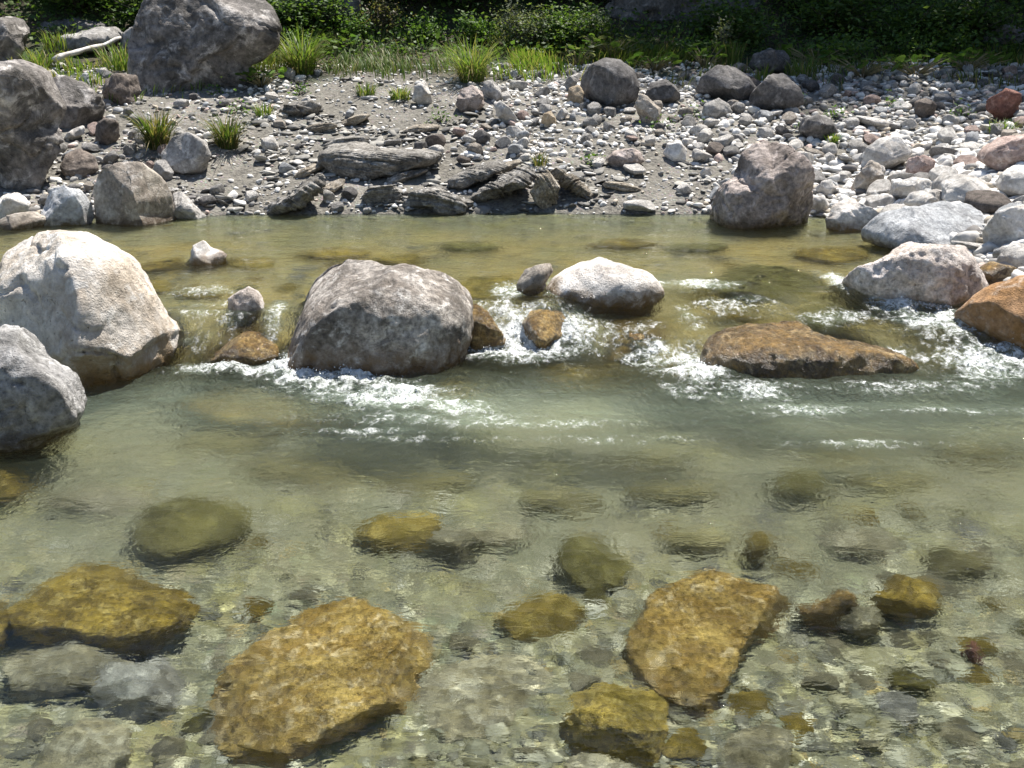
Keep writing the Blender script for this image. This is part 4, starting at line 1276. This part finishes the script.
# humps where the water runs over the sill, crests where it breaks below
Zw += casc * (0.022 * noise2(Xw, Yw, 2.4, 2.0, 2, 41.0, 0.4) + 0.006 * noise2(Xw, Yw, 9, 3.2, 2, 42.0))
Zw += rap * (0.020 * ridge(3.4, 5.5, 43.0) + 0.007 * ridge(10, 12, 44.0))
Zw += down * (0.013 * noise2(Xw, Yw, 1.7, 3.2, 1, 45.0) + 0.0012 * noise2(Xw, Yw, 6, 9, 1, 46.0))
Zw += near * 0.0056 * noise2(Xw, Yw, 2.8, 4.4, 2, 47.0, 0.3)
Zw += near * (0.0028 + 0.0010 * down) * noise2(Xw + 0.05 * noise2(Xw, Yw, 4, 4, 2, 50.0), Yw, 8, 11, 1, 45.5)
Zw += near * sstep(4.9, 4.0, Yw) * 0.0036 * noise2(Xw + 0.03 * noise2(Xw, Yw, 6, 6, 1, 58.0), Yw, 15, 21, 1, 55.0)
Zw += up_ * 0.007 * noise2(Xw, Yw, 2.6, 5, 2, 46.5, 0.3)
Zw += up_ * 0.0010 * noise2(Xw, Yw, 7, 13, 1, 47.5)

foam = np.zeros_like(Xw)
# (px, py, half width px, half height px, strength) of the white water, laid on the surface
for fx, fy, rx, ry, s in [(335, 380, 62, 14, 1.0), (296, 370, 34, 12, 1.0), (390, 396, 70, 15, 0.8), (225, 371, 55, 6, 0.8), (455, 408, 50, 10, 0.62), (520, 352, 60, 13, 0.95),
                          (565, 350, 45, 9, 0.7), (480, 346, 30, 8, 0.8), (690, 370, 42, 13, 0.95), (655, 362, 40, 9, 0.7), (735, 392, 80, 11, 0.62), (800, 412, 80, 8, 0.45), (540, 425, 130, 6, 0.42), (470, 440, 150, 5, 0.32), (620, 440, 100, 6, 0.34),
                          (1000, 370, 90, 14, 0.75), (930, 343, 46, 16, 0.7), (893, 312, 30, 12, 0.85), (955, 328, 40, 12, 0.62), (900, 390, 130, 8, 0.42), (960, 412, 120, 6, 0.34), (705, 285, 45, 5, 0.6), (650, 302, 50, 6, 0.55), (590, 312, 70, 7, 0.5),
                          (510, 290, 22, 8, 0.7), (205, 309, 36, 7, 0.5), (276, 352, 12, 16, 0.6), (220, 350, 45, 14, 0.42), (508, 322, 14, 16, 0.5), (838, 282, 12, 10, 0.85), (600, 352, 40, 9, 0.5), (850, 445, 130, 6, 0.3), (420, 420, 150, 8, 0.42), (370, 432, 100, 5, 0.33),
                          (690, 345, 14, 12, 0.6), (740, 318, 60, 6, 0.45), (830, 322, 50, 6, 0.45), (770, 372, 70, 5, 0.6), (870, 366, 40, 6, 0.7), (640, 330, 30, 8, 0.4), (560, 300, 40, 4, 0.5)]:
    zz0 = UP if fy < 300 else (0.0 if fy > 340 else 0.11)
    c0 = on_z(fx, fy, zz0)
    ex = abs(on_z(fx + rx, fy, zz0)[0] - c0[0])
    ey = 0.5 * abs(on_z(fx, fy - ry, zz0)[1] - on_z(fx, fy + ry, zz0)[1])
    foam = np.maximum(foam, s * np.exp(-((((Xw - c0[0]) / ex) ** 2 + ((Yw - c0[1]) / ey) ** 2)) ** 1.1))
fn_ = noise2(Xw, Yw, 5, 7, 4, 48.0, 0.6)
lace = ridge(5.5, 8, 56.0)
foam = np.clip(foam * (0.62 + 1.0 * fn_ + 0.45 * lace), 0, 1)
Zw += foam * 0.062 * (noise2(Xw, Yw, 11, 11, 4, 49.0, 0.6) + 0.35)
turb = sstep(5.3, 5.0, Yw) * (0.095 * np.exp(-((Yw - 4.65) / 0.42) ** 2) + 0.006 * sstep(2.8, 3.8, Yw)) + 0.22 * sstep(0.1, 0.8, foam)
turb = np.clip(turb * (1 + 0.5 * noise2(Xw, Yw, 1.4, 2.5, 3, 51.0)), 0, 0.6)
water = mk('stream_water', np.stack([Xw.ravel(), Yw.ravel(), Zw.ravel()], 1), grid_faces(nx_, ny_), M['water'], {'foam': foam.ravel(), 'turb': turb.ravel(), 'rip': rip.ravel()})
tag(water, kind='structure')
water.cycles.is_caustics_caster = True
for o in receivers:
    o.cycles.is_caustics_receiver = True

# froth: small lumps thrown up where the water falls
fl = foam.ravel()
w_ = np.clip(fl - 0.3, 0, None) ** 2 * (0.3 + Yw.ravel() ** 2 / 30)
idx = rng.choice(len(fl), 1100, p=w_ / w_.sum())
fx_, fy_, fz_ = Xw.ravel()[idx], Yw.ravel()[idx], Zw.ravel()[idx]
fr_ = rng.uniform(0.0016, 0.0042, len(idx)) * (0.7 + fl[idx])
hop = np.abs(rng.normal(0, 0.012, len(idx))) * fl[idx] * 1.6
fr_ = np.where(hop > 0.012, fr_ * 0.6, fr_)
fro = scatter_mesh('foam', fx_ + rng.normal(0, 0.01, len(idx)), fy_ + rng.normal(0, 0.01, len(idx)), fr_, fz_ + hop, np.ones((len(idx), 3)), M['froth'], 1.2)
tag(fro, 'white froth and droplets thrown up below the cascades', 'foam', kind='stuff')

# ------------------------------------------------------------------ plants
def blades(n, spread, hgt, width, lean, cols, seed, center_bias=1.0, droop=0.5):
    r = np.random.default_rng(seed)
    a = r.uniform(0, TAU, n)
    rad = spread * r.uniform(0, 1, n) ** (0.5 * center_bias)
    bx, by = rad * np.cos(a), rad * np.sin(a)
    la = a + r.normal(0, 0.7, n)
    ln = lean * r.uniform(0.3, 1.2, n)
    h = hgt * r.uniform(0.25, 1.15, n)
    w = width * r.uniform(0.7, 1.3, n)
    ts = np.array([0, 0.35, 0.7, 1.0])
    wd = np.array([0.8, 1.0, 0.7, 0.05])
    out = np.zeros((n, 4, 2, 3))
    for i, (t_, ww) in enumerate(zip(ts, wd)):
        ox = ln * h * t_ ** 1.8
        z = h * (t_ - droop * 0.5 * ln * t_ ** 3)
        cxp, cyp = bx + ox * np.cos(la), by + ox * np.sin(la)
        px_, py_ = -np.sin(la) * w * ww / 2, np.cos(la) * w * ww / 2
        out[:, i, 0] = np.stack([cxp + px_, cyp + py_, z], 1)
        out[:, i, 1] = np.stack([cxp - px_, cyp - py_, z], 1)
    V = out.reshape(-1, 3)
    b = np.arange(n)[:, None, None] * 8
    q = np.array([[0, 1, 3, 2], [2, 3, 5, 4], [4, 5, 7, 6]])[None]
    F = (b + q).reshape(-1, 4)
    c = np.array(cols)[r.integers(0, len(cols), n)] * r.uniform(0.75, 1.2, (n, 1))
    return V, F, np.repeat(c, 8, 0)


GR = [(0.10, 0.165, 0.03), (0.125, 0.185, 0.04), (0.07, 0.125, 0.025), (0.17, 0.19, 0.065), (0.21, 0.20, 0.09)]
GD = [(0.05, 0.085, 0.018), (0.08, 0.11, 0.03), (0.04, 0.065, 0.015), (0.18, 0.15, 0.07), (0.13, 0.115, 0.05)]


def tuft(label, px, py, hpx, n, cols, seed, lean=0.6, spread=0.25, lm=None, strawy=False):
    p = hit(px, py)
    s = p[1] / FPX
    h = hpx * s
    V, F, C = blades(n, h * spread, h * 1.05, 0.011, lean, cols, seed)
    o = mk('grass_tuft', V, F, M['blade'], {'col': C})
    o.location = (p[0], p[1], Hs(p[0], p[1]) - 0.01)
    tag(o, label, 'grass tuft', 'grass tufts on the bank')
    if strawy:
        V, F, C = blades(60, h * 0.22, h * 0.7, 0.008, 1.3, [(0.32, 0.27, 0.15), (0.26, 0.21, 0.11)], seed + 1, droop=1.4)
        o2 = mk('dry_blade_skirt', V, F, M['blade'], {'col': C}, parent=o)
    return o


tuft('tall bright green grass tuft at the huge boulder side', 302, 74, 44, 420, GR, 1, 1.0, strawy=True)
tuft('spiky green grass tuft with straw skirt over the white scree', 472, 82, 44, 340, GR, 2, 1.0, strawy=True)
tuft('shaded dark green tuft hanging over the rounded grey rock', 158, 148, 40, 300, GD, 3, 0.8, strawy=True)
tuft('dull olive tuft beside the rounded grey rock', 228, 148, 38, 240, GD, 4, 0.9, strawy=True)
tuft('short bright tuft near the white lump', 400, 100, 15, 120, GR, 5, 0.7, 0.6)
tuft('short bright tuft on the silt below the tall tuft', 366, 95, 14, 110, GR, 6, 0.7, 0.6)
tuft('low green tuft above the dull olive tuft', 265, 117, 16, 110, GR, 7, 0.7, 0.5)
tuft('tiny tuft growing on the slanting shale slab', 540, 166, 14, 60, GD, 8, 0.7, 0.5)
tuft('upright green grass behind the flat topped dark rock', 728, 66, 24, 200, GR, 9, 0.5, 0.5)
tuft('green grass between huge boulder and white branch', 122, 70, 26, 260, GR, 10, 0.8, 0.7)
tuft('green grass over the end of the white branch', 62, 50, 20, 200, GR, 11, 0.6, 0.8)
tuft('bright tuft beneath the rust red boulder', 1002, 132, 14, 140, GR, 12, 0.8, 0.9)
tuft('bright tuft between the two dark craggy rocks', 762, 82, 18, 80, GR, 13, 0.6, 0.4)
tuft('small tuft at the foot of the slanting grey rock', 832, 143, 12, 60, GR, 14, 0.7, 0.5)
tuft('lush tuft at the edge of the dark craggy rock', 800, 76, 20, 160, GR, 15, 0.7, 0.7)
tuft('low tuft among grass behind the slabby dark boulder', 40, 68, 20, 140, GR, 16, 0.7, 0.7)

# grass strip, uncountable
def strip(name, label, n, xr, dr, h, cols, seed, dens=None):
    r = np.random.default_rng(seed)
    V, F, C = blades(n, 0.0, h, 0.012, 0.7, cols, seed)
    xs = r.uniform(*xr, n)
    dv = r.uniform(*dr, n)
    ys = np.interp(xs, [-7, -4.6, -3.2, -2, 0, 2, 4, 9], [8.2, 8.75, 8.9, 9.05, 9.15, 9.05, 9.0, 9.0]) + dv
    k = noise2(xs, ys, 1.3, 1.3, 2, seed * 1.1)
    keep = r.uniform(size=n) < (0.30 + 1.9 * k) * np.interp(dv, [dr[0], dr[0] + 0.9], [0.25, 1.2])
    zs = H(xs, ys)
    V = V.reshape(n, 8, 3) + np.stack([xs, ys, zs], 1)[:, None, :]
    V = V[keep].reshape(-1, 3)
    C = C.reshape(n, 8, 3)[keep].reshape(-1, 3)
    m = keep.sum()
    q = np.array([[0, 1, 3, 2], [2, 3, 5, 4], [4, 5, 7, 6]])[None]
    F = (np.arange(m)[:, None, None] * 8 + q).reshape(-1, 4)
    o = mk(name, V, F, M['blade'], {'col': C})
    tag(o, label, 'grass', kind='stuff')
    return o


strip('grass', 'sunlit green grass along the top of the bank', 16000, (-3.2, 2.2), (3.5, 5.8), 0.22, GR, 61)
strip('grass', 'green grass among the boulders of the upper bank', 8000, (-10.5, -3.5), (2.6, 5.0), 0.15, GR, 62)
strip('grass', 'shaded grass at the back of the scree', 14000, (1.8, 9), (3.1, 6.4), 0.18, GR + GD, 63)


def leaves(pos, size, r, cols, flat=0.4, aspect=0.6):
    """bent lozenge leaves at POS, each four faces"""
    n = len(pos)
    az = r.uniform(0, TAU, n)
    el = r.normal(0, flat, n)
    roll = r.normal(0, flat, n)
    f = np.stack([np.cos(az) * np.cos(el), np.sin(az) * np.cos(el), np.sin(el)], 1)
    s0 = np.stack([-np.sin(az), np.cos(az), np.zeros(n)], 1)
    u = np.cross(f, s0)
    s = s0 * np.cos(roll)[:, None] + u * np.sin(roll)[:, None]
    u = np.cross(s, f)
    L_ = (size * r.uniform(0.6, 1.25, n))[:, None]
    W_ = L_ * aspect
    P = np.stack([pos, pos + f * L_ * 0.45 + s * W_ * 0.5 + u * L_ * 0.08, pos + f * L_ - u * L_ * 0.12, pos + f * L_ * 0.45 - s * W_ * 0.5 + u * L_ * 0.08, pos + f * L_ * 0.5], 1)
    F = np.array([[0, 1, 4], [1, 2, 4], [2, 3, 4], [3, 0, 4]])[None] + np.arange(n)[:, None, None] * 5
    c = np.array(cols)[r.integers(0, len(cols), n)] * r.uniform(0.7, 1.25, (n, 1))
    return P.reshape(-1, 3), F.reshape(-1, 3), np.repeat(c, 5, 0)


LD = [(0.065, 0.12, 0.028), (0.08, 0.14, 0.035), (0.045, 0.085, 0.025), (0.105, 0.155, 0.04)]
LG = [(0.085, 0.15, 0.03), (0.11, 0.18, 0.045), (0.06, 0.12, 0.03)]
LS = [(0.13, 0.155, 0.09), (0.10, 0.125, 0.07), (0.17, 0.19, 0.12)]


def place_plant(o, px, py, z=0.0):
    p = hit(px, py)
    o.location = (p[0], p[1], Hs(p[0], p[1]) + z)


def butterbur(label, px, py, n, rad, hgt, seed, cols=LG):
    r = np.random.default_rng(seed)
    root = bpy.data.objects.new('leafy_plant', None)
    col.objects.link(root)
    place_plant(root, px, py, -0.01)
    tag(root, label, 'plant', 'broad leaved plants on the bank')
    Vs, Fs, Cs, SV, SF = [], [], [], [], []
    o1 = o2 = 0
    for i in range(int(n * 1.9)):
        a = r.uniform(0, TAU)
        q = rad * math.sqrt(r.uniform())
        h = hgt * r.uniform(0.5, 1.1)
        tip = np.array([q * math.cos(a), q * math.sin(a), h])
        R_ = r.uniform(0.03, 0.062)
        th = np.linspace(0, TAU, 13)[:-1]
        rr_ = R_ * (1 - 0.35 * np.exp(-((th - math.pi) / 0.5) ** 2) + 0.05 * r.normal(size=12))
        rx, ry = r.normal(-0.25, 0.3), r.normal(0, 0.3)
        lx, ly = rr_ * np.cos(th + a), rr_ * np.sin(th + a)
        ring = np.stack([lx, ly, lx * ry + ly * rx - 0.12 * R_], 1) + tip
        V = np.vstack([tip[None], ring])
        F = np.array([[0, 1 + k, 1 + (k + 1) % 12] for k in range(12)])
        c = np.array(cols[r.integers(len(cols))]) * r.uniform(0.8, 1.2)
        Vs.append(V)
        Fs.append(F + o1)
        Cs.append(np.repeat(c[None], 13, 0))
        o1 += 13
        v, f = tube([(tip * 0.1)[:], tip * np.array([0.5, 0.5, 0.6]), tip - np.array([0, 0, 0.004])], [0.005, 0.004, 0.003], 5)
        SV.append(v)
        SF += [tuple(k + o2 for k in ff) for ff in f]
        o2 += len(v)
    mk('leaves', np.vstack(Vs), np.vstack(Fs), M['leaf'], {'col': np.vstack(Cs)}, parent=root)
    mk_poly('stems', np.vstack(SV), SF, M['stem'], parent=root)
    return root


butterbur('broad round leaved plant below the huge dark boulder', 262, 88, 16, 0.28, 0.2, 71)
butterbur('trailing broad leaves beside the tall bright tuft', 335, 52, 18, 0.35, 0.2, 72)
butterbur('broad leaved plant crowning the round dark boulder', 612, 60, 26, 0.4, 0.28, 73, LG + LS)
butterbur('broad leaved plant behind the smaller dark rock', 655, 72, 20, 0.35, 0.22, 74)
butterbur('pale broad leaves over the scree top next to the round boulder', 578, 66, 16, 0.3, 0.24, 75, LS + LG)
butterbur('broad dark leaves behind the craggy black rock', 815, 66, 26, 0.5, 0.24, 76)
butterbur('broad leaves at the shaded edge above the slanting grey rock', 862, 78, 26, 0.5, 0.24, 77)
butterbur('broad shaded leaves above the small brown stone', 915, 76, 26, 0.5, 0.24, 78)
butterbur('broad shaded leaves near the rust red boulder', 965, 72, 26, 0.5, 0.24, 79)
butterbur('leafy weeds at the foot of the flat topped dark rock', 705, 70, 16, 0.3, 0.3, 80)


def shrub(label, px, py, w, h, n, size, cols, seed, name='shrub', group='shrubs at the forest edge', yadd=0.0, cat='shrub', src=None):
    r = np.random.default_rng(seed)
    root = bpy.data.objects.new(name, None)
    col.objects.link(root)
    if px is not None:
        place_plant(root, px, py, -0.02)
        if yadd:
            root.location.y += yadd
            root.location.z = Hs(root.location.x, root.location.y) - 0.02
    tag(root, label, cat, group)
    if src is not None:
        for ch in src.children:
            c_ = ch.copy()
            col.objects.link(c_)
            c_.parent = root
        return root
    ns = max(5, int(n / 130))
    tips, SV, SF = [], [], []
    o2 = 0
    P = []
    for i in range(ns):
        a = r.uniform(0, TAU)
        q = w * math.sqrt(r.uniform(0.02, 1))
        tip = np.array([q * math.cos(a), q * math.sin(a), h * r.uniform(0.55, 1.0) * (1 - 0.35 * (q / w) ** 2)])
        mid = tip * np.array([0.4, 0.4, 0.6])
        v, f = tube([tip * 0.03, mid, tip], [0.012, 0.008, 0.003], 5)
        SV.append(v)
        SF += [tuple(k + o2 for k in ff) for ff in f]
        o2 += len(v)
        m = n // ns
        tt = r.uniform(0.3, 1.05, m)
        ctr = np.where(tt[:, None] < 0.5, mid * (tt[:, None] / 0.5), mid + (tip - mid) * ((tt[:, None] - 0.5) / 0.5))
        P.append(ctr + r.normal(0, 0.13 * w + 0.05, (m, 3)) * np.array([1, 1, 0.8]))
    P = np.vstack(P)
    P[:, 2] = np.abs(P[:, 2]) + 0.01
    V, F, C = leaves(P, size, r, cols, 0.5)
    mk('foliage', V, F, M['leaf'], {'col': C}, parent=root)
    mk_poly('stems', np.vstack(SV), SF, M['bark'], parent=root)
    return root


shrub('grey green willow shrub rising from the grass behind the scree', 525, 50, 0.42, 0.62, 2200, 0.045, LS, 81)
shrub('bright green leafy sapling among the grass', 478, 44, 0.22, 0.45, 700, 0.06, LG, 82)
shrub('brownish twiggy bush behind the sunlit grass', 380, 38, 0.35, 0.5, 900, 0.05, [(0.10, 0.11, 0.05), (0.12, 0.10, 0.06)], 83)
shrub('thin tall pale stemmed weed above the flat topped dark rock', 722, 64, 0.10, 0.75, 260, 0.05, LS, 84)
shrub('feathery shrub over the shaded rock face', 590, 52, 0.3, 0.55, 900, 0.05, LS + LD, 85)
for (wx_, wy_, ww_, hh_, nn_, lb_) in [
        (350, 40, 0.35, 0.34, 900, 'bright low bush between tall tuft and grey green willow'), (425, 44, 0.3, 0.36, 800, 'lush green bush in the sunlit grass behind the spiky tuft'),
        (555, 46, 0.35, 0.4, 900, 'lush leafy bush between willow and round dark boulder'), (300, 50, 0.22, 0.3, 400, 'leafy shoots against the huge dark boulder'),
        (690, 60, 0.25, 0.35, 500, 'leafy shoots behind the flat topped dark rock'), (845, 62, 0.45, 0.32, 900, 'low leafy bush in shade behind the scree'),
        (900, 60, 0.45, 0.32, 900, 'low leafy bush in shade above the small brown stone'), (950, 58, 0.45, 0.34, 900, 'low leafy bush in shade behind the rust red boulder')]:
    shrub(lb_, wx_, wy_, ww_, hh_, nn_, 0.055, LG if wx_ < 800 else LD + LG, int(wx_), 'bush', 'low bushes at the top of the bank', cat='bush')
for (wx_, wy_, lb_) in [(808, 132, 'small weed at the foot of the slanting grey rock'), (835, 118, 'small weed above the slanting grey rock'), (690, 118, 'small weed in the scree below the flat topped rock'),
                        (800, 105, 'small weed at the craggy dark rock'), (660, 130, 'small weed beside the two toned stone'), (590, 165, 'small weed on the silt by the reddish slab'),
                        (440, 122, 'small weed in the scree under the brown angular stone'), (300, 95, 'small weed on the slope under the tall bright tuft'), (330, 70, 'small weed beside the tall bright tuft'),
                        (215, 95, 'small weed under the huge dark boulder'), (890, 108, 'small weed in the upper scree'), (960, 118, 'small weed near the rust red boulder'), (240, 112, 'small weed above the dull olive tuft')]:
    shrub(lb_, wx_, wy_, 0.09, 0.1, 60, 0.045, LG, int(wx_ * 3 + wy_), 'weed', 'small weeds on the bank', cat='weed')
protos = []
for k in range(4):
    protos.append(None)
where = ['behind the huge dark boulder', 'behind the white branch', 'behind the sunlit grass strip', 'behind the willow shrub', 'beyond the round dark boulder', 'beyond the craggy black rock', 'beyond the scree', 'beyond the rust red boulder']
kk = 0
names_used = set()
wx = [(-10.4, 0), (-8.8, 0), (-7.2, 0), (-6.0, 1), (-4.9, 1), (-3.9, 0), (-2.8, 2), (-1.7, 2), (-0.7, 3), (0.4, 3), (1.6, 4), (2.9, 5), (4.0, 5), (5.2, 6), (6.4, 6), (7.6, 7), (8.9, 7)]
for row, (dy, tone) in enumerate([(5.6, 'dark green leafy'), (6.9, 'deep shaded'), (8.4, 'tall shaded')]):
    for x, wi in wx:
        if row == 0 and wi in (2, 3, 4) and kk % 3:
            kk += 1
            continue
        x = x + random.uniform(-0.4, 0.4) + row * 0.4
        y = 9.05 + dy + random.uniform(-0.3, 0.3)
        k = kk % 4
        lab = f'{tone} bush under the trees {where[wi]}'
        if protos[k] is None:
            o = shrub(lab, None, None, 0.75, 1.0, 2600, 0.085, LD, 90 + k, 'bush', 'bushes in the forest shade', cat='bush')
            protos[k] = o
        else:
            o = shrub(lab, None, None, 0, 0, 0, 0, LD, 0, 'bush', 'bushes in the forest shade', cat='bush', src=protos[k])
        if lab in names_used:
            o['label'] = f'{tone} bush under the trees {where[wi]}, second of the pair'
        names_used.add(lab)
        o.location = (x, y, Hs(x, y) - 0.05)
        s_ = random.uniform(0.8, 1.15) * (1 + 0.2 * row)
        o.scale = (s_, s_, s_ * (0.75 + 0.3 * row))
        o.rotation_euler = (0, 0, random.uniform(0, TAU))
        kk += 1

# ground cover under the forest
r = np.random.default_rng(77)
n = 32000
xs = r.uniform(-11.5, 10.5, n)
dv = r.uniform(4.6, 10.5, n)
ys = 9.05 + dv
P = np.stack([xs, ys, H(xs, ys) + r.uniform(0.0, 0.22, n)], 1)
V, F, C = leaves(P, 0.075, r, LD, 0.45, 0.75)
uc = mk('undergrowth', V, F, M['leaf'], {'col': C})
tag(uc, 'dark low leafy undergrowth on the forest floor', 'undergrowth', kind='stuff')

# trees: trunks behind the frame's top, crowns above it that shade the slope
def tree_proto(seed):
    r = np.random.default_rng(seed)
    root = bpy.data.objects.new('tree', None)
    col.objects.link(root)
    h = 10.5
    ts = np.linspace(0, 1, 9)
    pts_ = np.stack([0.25 * np.sin(ts * 3 + seed), 0.2 * np.sin(ts * 4 + 1 + seed), h * ts], 1)
    V, F = tube(pts_, 0.17 * (1 - ts) ** 0.8 + 0.015, 10)
    F = list(F)
    Vs = [V]
    off = len(V)
    P = []
    for i in range(26):
        t_ = r.uniform(0.28, 0.98)
        b = np.array([np.interp(t_, ts, pts_[:, k]) for k in range(3)])
        a = r.uniform(0, TAU)
        ln = (2.6 * (1 - (t_ - 0.45) ** 2 * 1.6)) * r.uniform(0.6, 1.05)
        d = np.array([math.cos(a), math.sin(a), r.uniform(-0.05, 0.5)])
        e = b + d * ln
        m_ = b + d * ln * 0.5 + np.array([0, 0, 0.15])
        v, f = tube([b, m_, e], [0.05, 0.03, 0.008], 6)
        Vs.append(v)
        F += [tuple(k + off for k in ff) for ff in f]
        off += len(v)
        for _ in range(9):
            c_ = b + (e - b) * r.uniform(0.35, 1.05) + r.normal(0, 0.3, 3)
            P.append(c_ + r.normal(0, 0.26, (46, 3)))
    P = np.vstack(P)
    V2, F2, C2 = leaves(P, 0.15, r, LD, 0.6, 0.7)
    mk_poly('trunk', np.vstack(Vs), F, M['bark'], parent=root)
    mk('crown', V2, F2, M['leaf'], {'col': C2}, parent=root)
    return root


tp = [tree_proto(1), tree_proto(2)]
TW = [(-5.2, 20.8), (-2.6, 20.8), (0.2, 20.4), (2.8, 20.2), (5.6, 19.2), (8.0, 18.1), (10.4, 17.4), (12.8, 17.0), (15.0, 17.0), (-4.0, 24), (-0.8, 24.3), (2.4, 24.0), (5.8, 23.6), (9.5, 22.8), (12.5, 22), (-8, 22)]
TL = ['by the slabby dark boulder', 'behind the huge dark boulder', 'behind the brownish twiggy bush', 'behind the willow shrub', 'behind the shaded rock face', 'behind the craggy black rock',
      'behind the scree', 'behind the rust red boulder', 'beyond the scree edge', 'high above the huge dark boulder', 'high above the willow shrub', 'high above the shaded rock face', 'high above the scree',
      'high beyond the rust red boulder', 'between the two scree trees', 'overhanging the scree']
for i, (x, y) in enumerate(TW):
    if i < 2:
        o = tp[i]
    else:
        o = tp[i % 2].copy()
        col.objects.link(o)
        for ch in tp[i % 2].children:
            c_ = ch.copy()
            col.objects.link(c_)
            c_.parent = o
    o.location = (x, y, Hs(x, y) - 0.1)
    s_ = random.uniform(0.78, 0.86) * (1.25 if x > 5.5 else 1.0)
    o.scale = (s_, s_, s_)
    o.rotation_euler = (0, 0, random.uniform(0, TAU))
    tag(o, 'tall dark forest tree ' + TL[i], 'tree', 'forest trees above the bank')

# ------------------------------------------------------------------ light
SUN_EL, SUN_AZ = math.radians(66), math.radians(36)     # azimuth from +Y towards +X
w = bpy.data.worlds.new('World')
scene.world = w
w.use_nodes = True
nt = w.node_tree
sky = nt.nodes.new('ShaderNodeTexSky')
sky.sky_type = 'NISHITA'
sky.sun_disc = False
sky.sun_elevation = SUN_EL
sky.sun_rotation = SUN_AZ
sky.altitude = 900
bgn = nt.nodes['Background']
bgn.inputs['Strength'].default_value = 0.08
nt.links.new(sky.outputs[0], bgn.inputs['Color'])
sd = bpy.data.lights.new('sun', 'SUN')
sd.energy = 5.0
sd.angle = math.radians(0.53)
sd.color = (1.0, 0.95, 0.88)
sd.cycles.is_caustics_light = True
so = bpy.data.objects.new('sun', sd)
col.objects.link(so)
dirv = Vector((math.cos(SUN_EL) * math.sin(SUN_AZ), math.cos(SUN_EL) * math.cos(SUN_AZ), math.sin(SUN_EL)))
so.rotation_euler = dirv.to_track_quat('Z', 'Y').to_euler()
so.location = (6, 8, 20)

cd = bpy.data.cameras.new('camera')
cd.sensor_width = 36
cd.lens = 36 * FPX / 1024
cd.clip_end = 500
co = bpy.data.objects.new('camera', cd)
col.objects.link(co)
co.location = CAM
co.rotation_euler = (math.radians(90) - PITCH, 0, 0)
scene.camera = co
scene.view_settings.view_transform = 'Standard'
scene.view_settings.look = 'None'
scene.view_settings.exposure = 1.12
scene.view_settings.gamma = 1.0
cy = scene.cycles
cy.use_denoising = True
cy.max_bounces = 8
cy.transparent_max_bounces = 8
cy.sample_clamp_indirect = 6.0
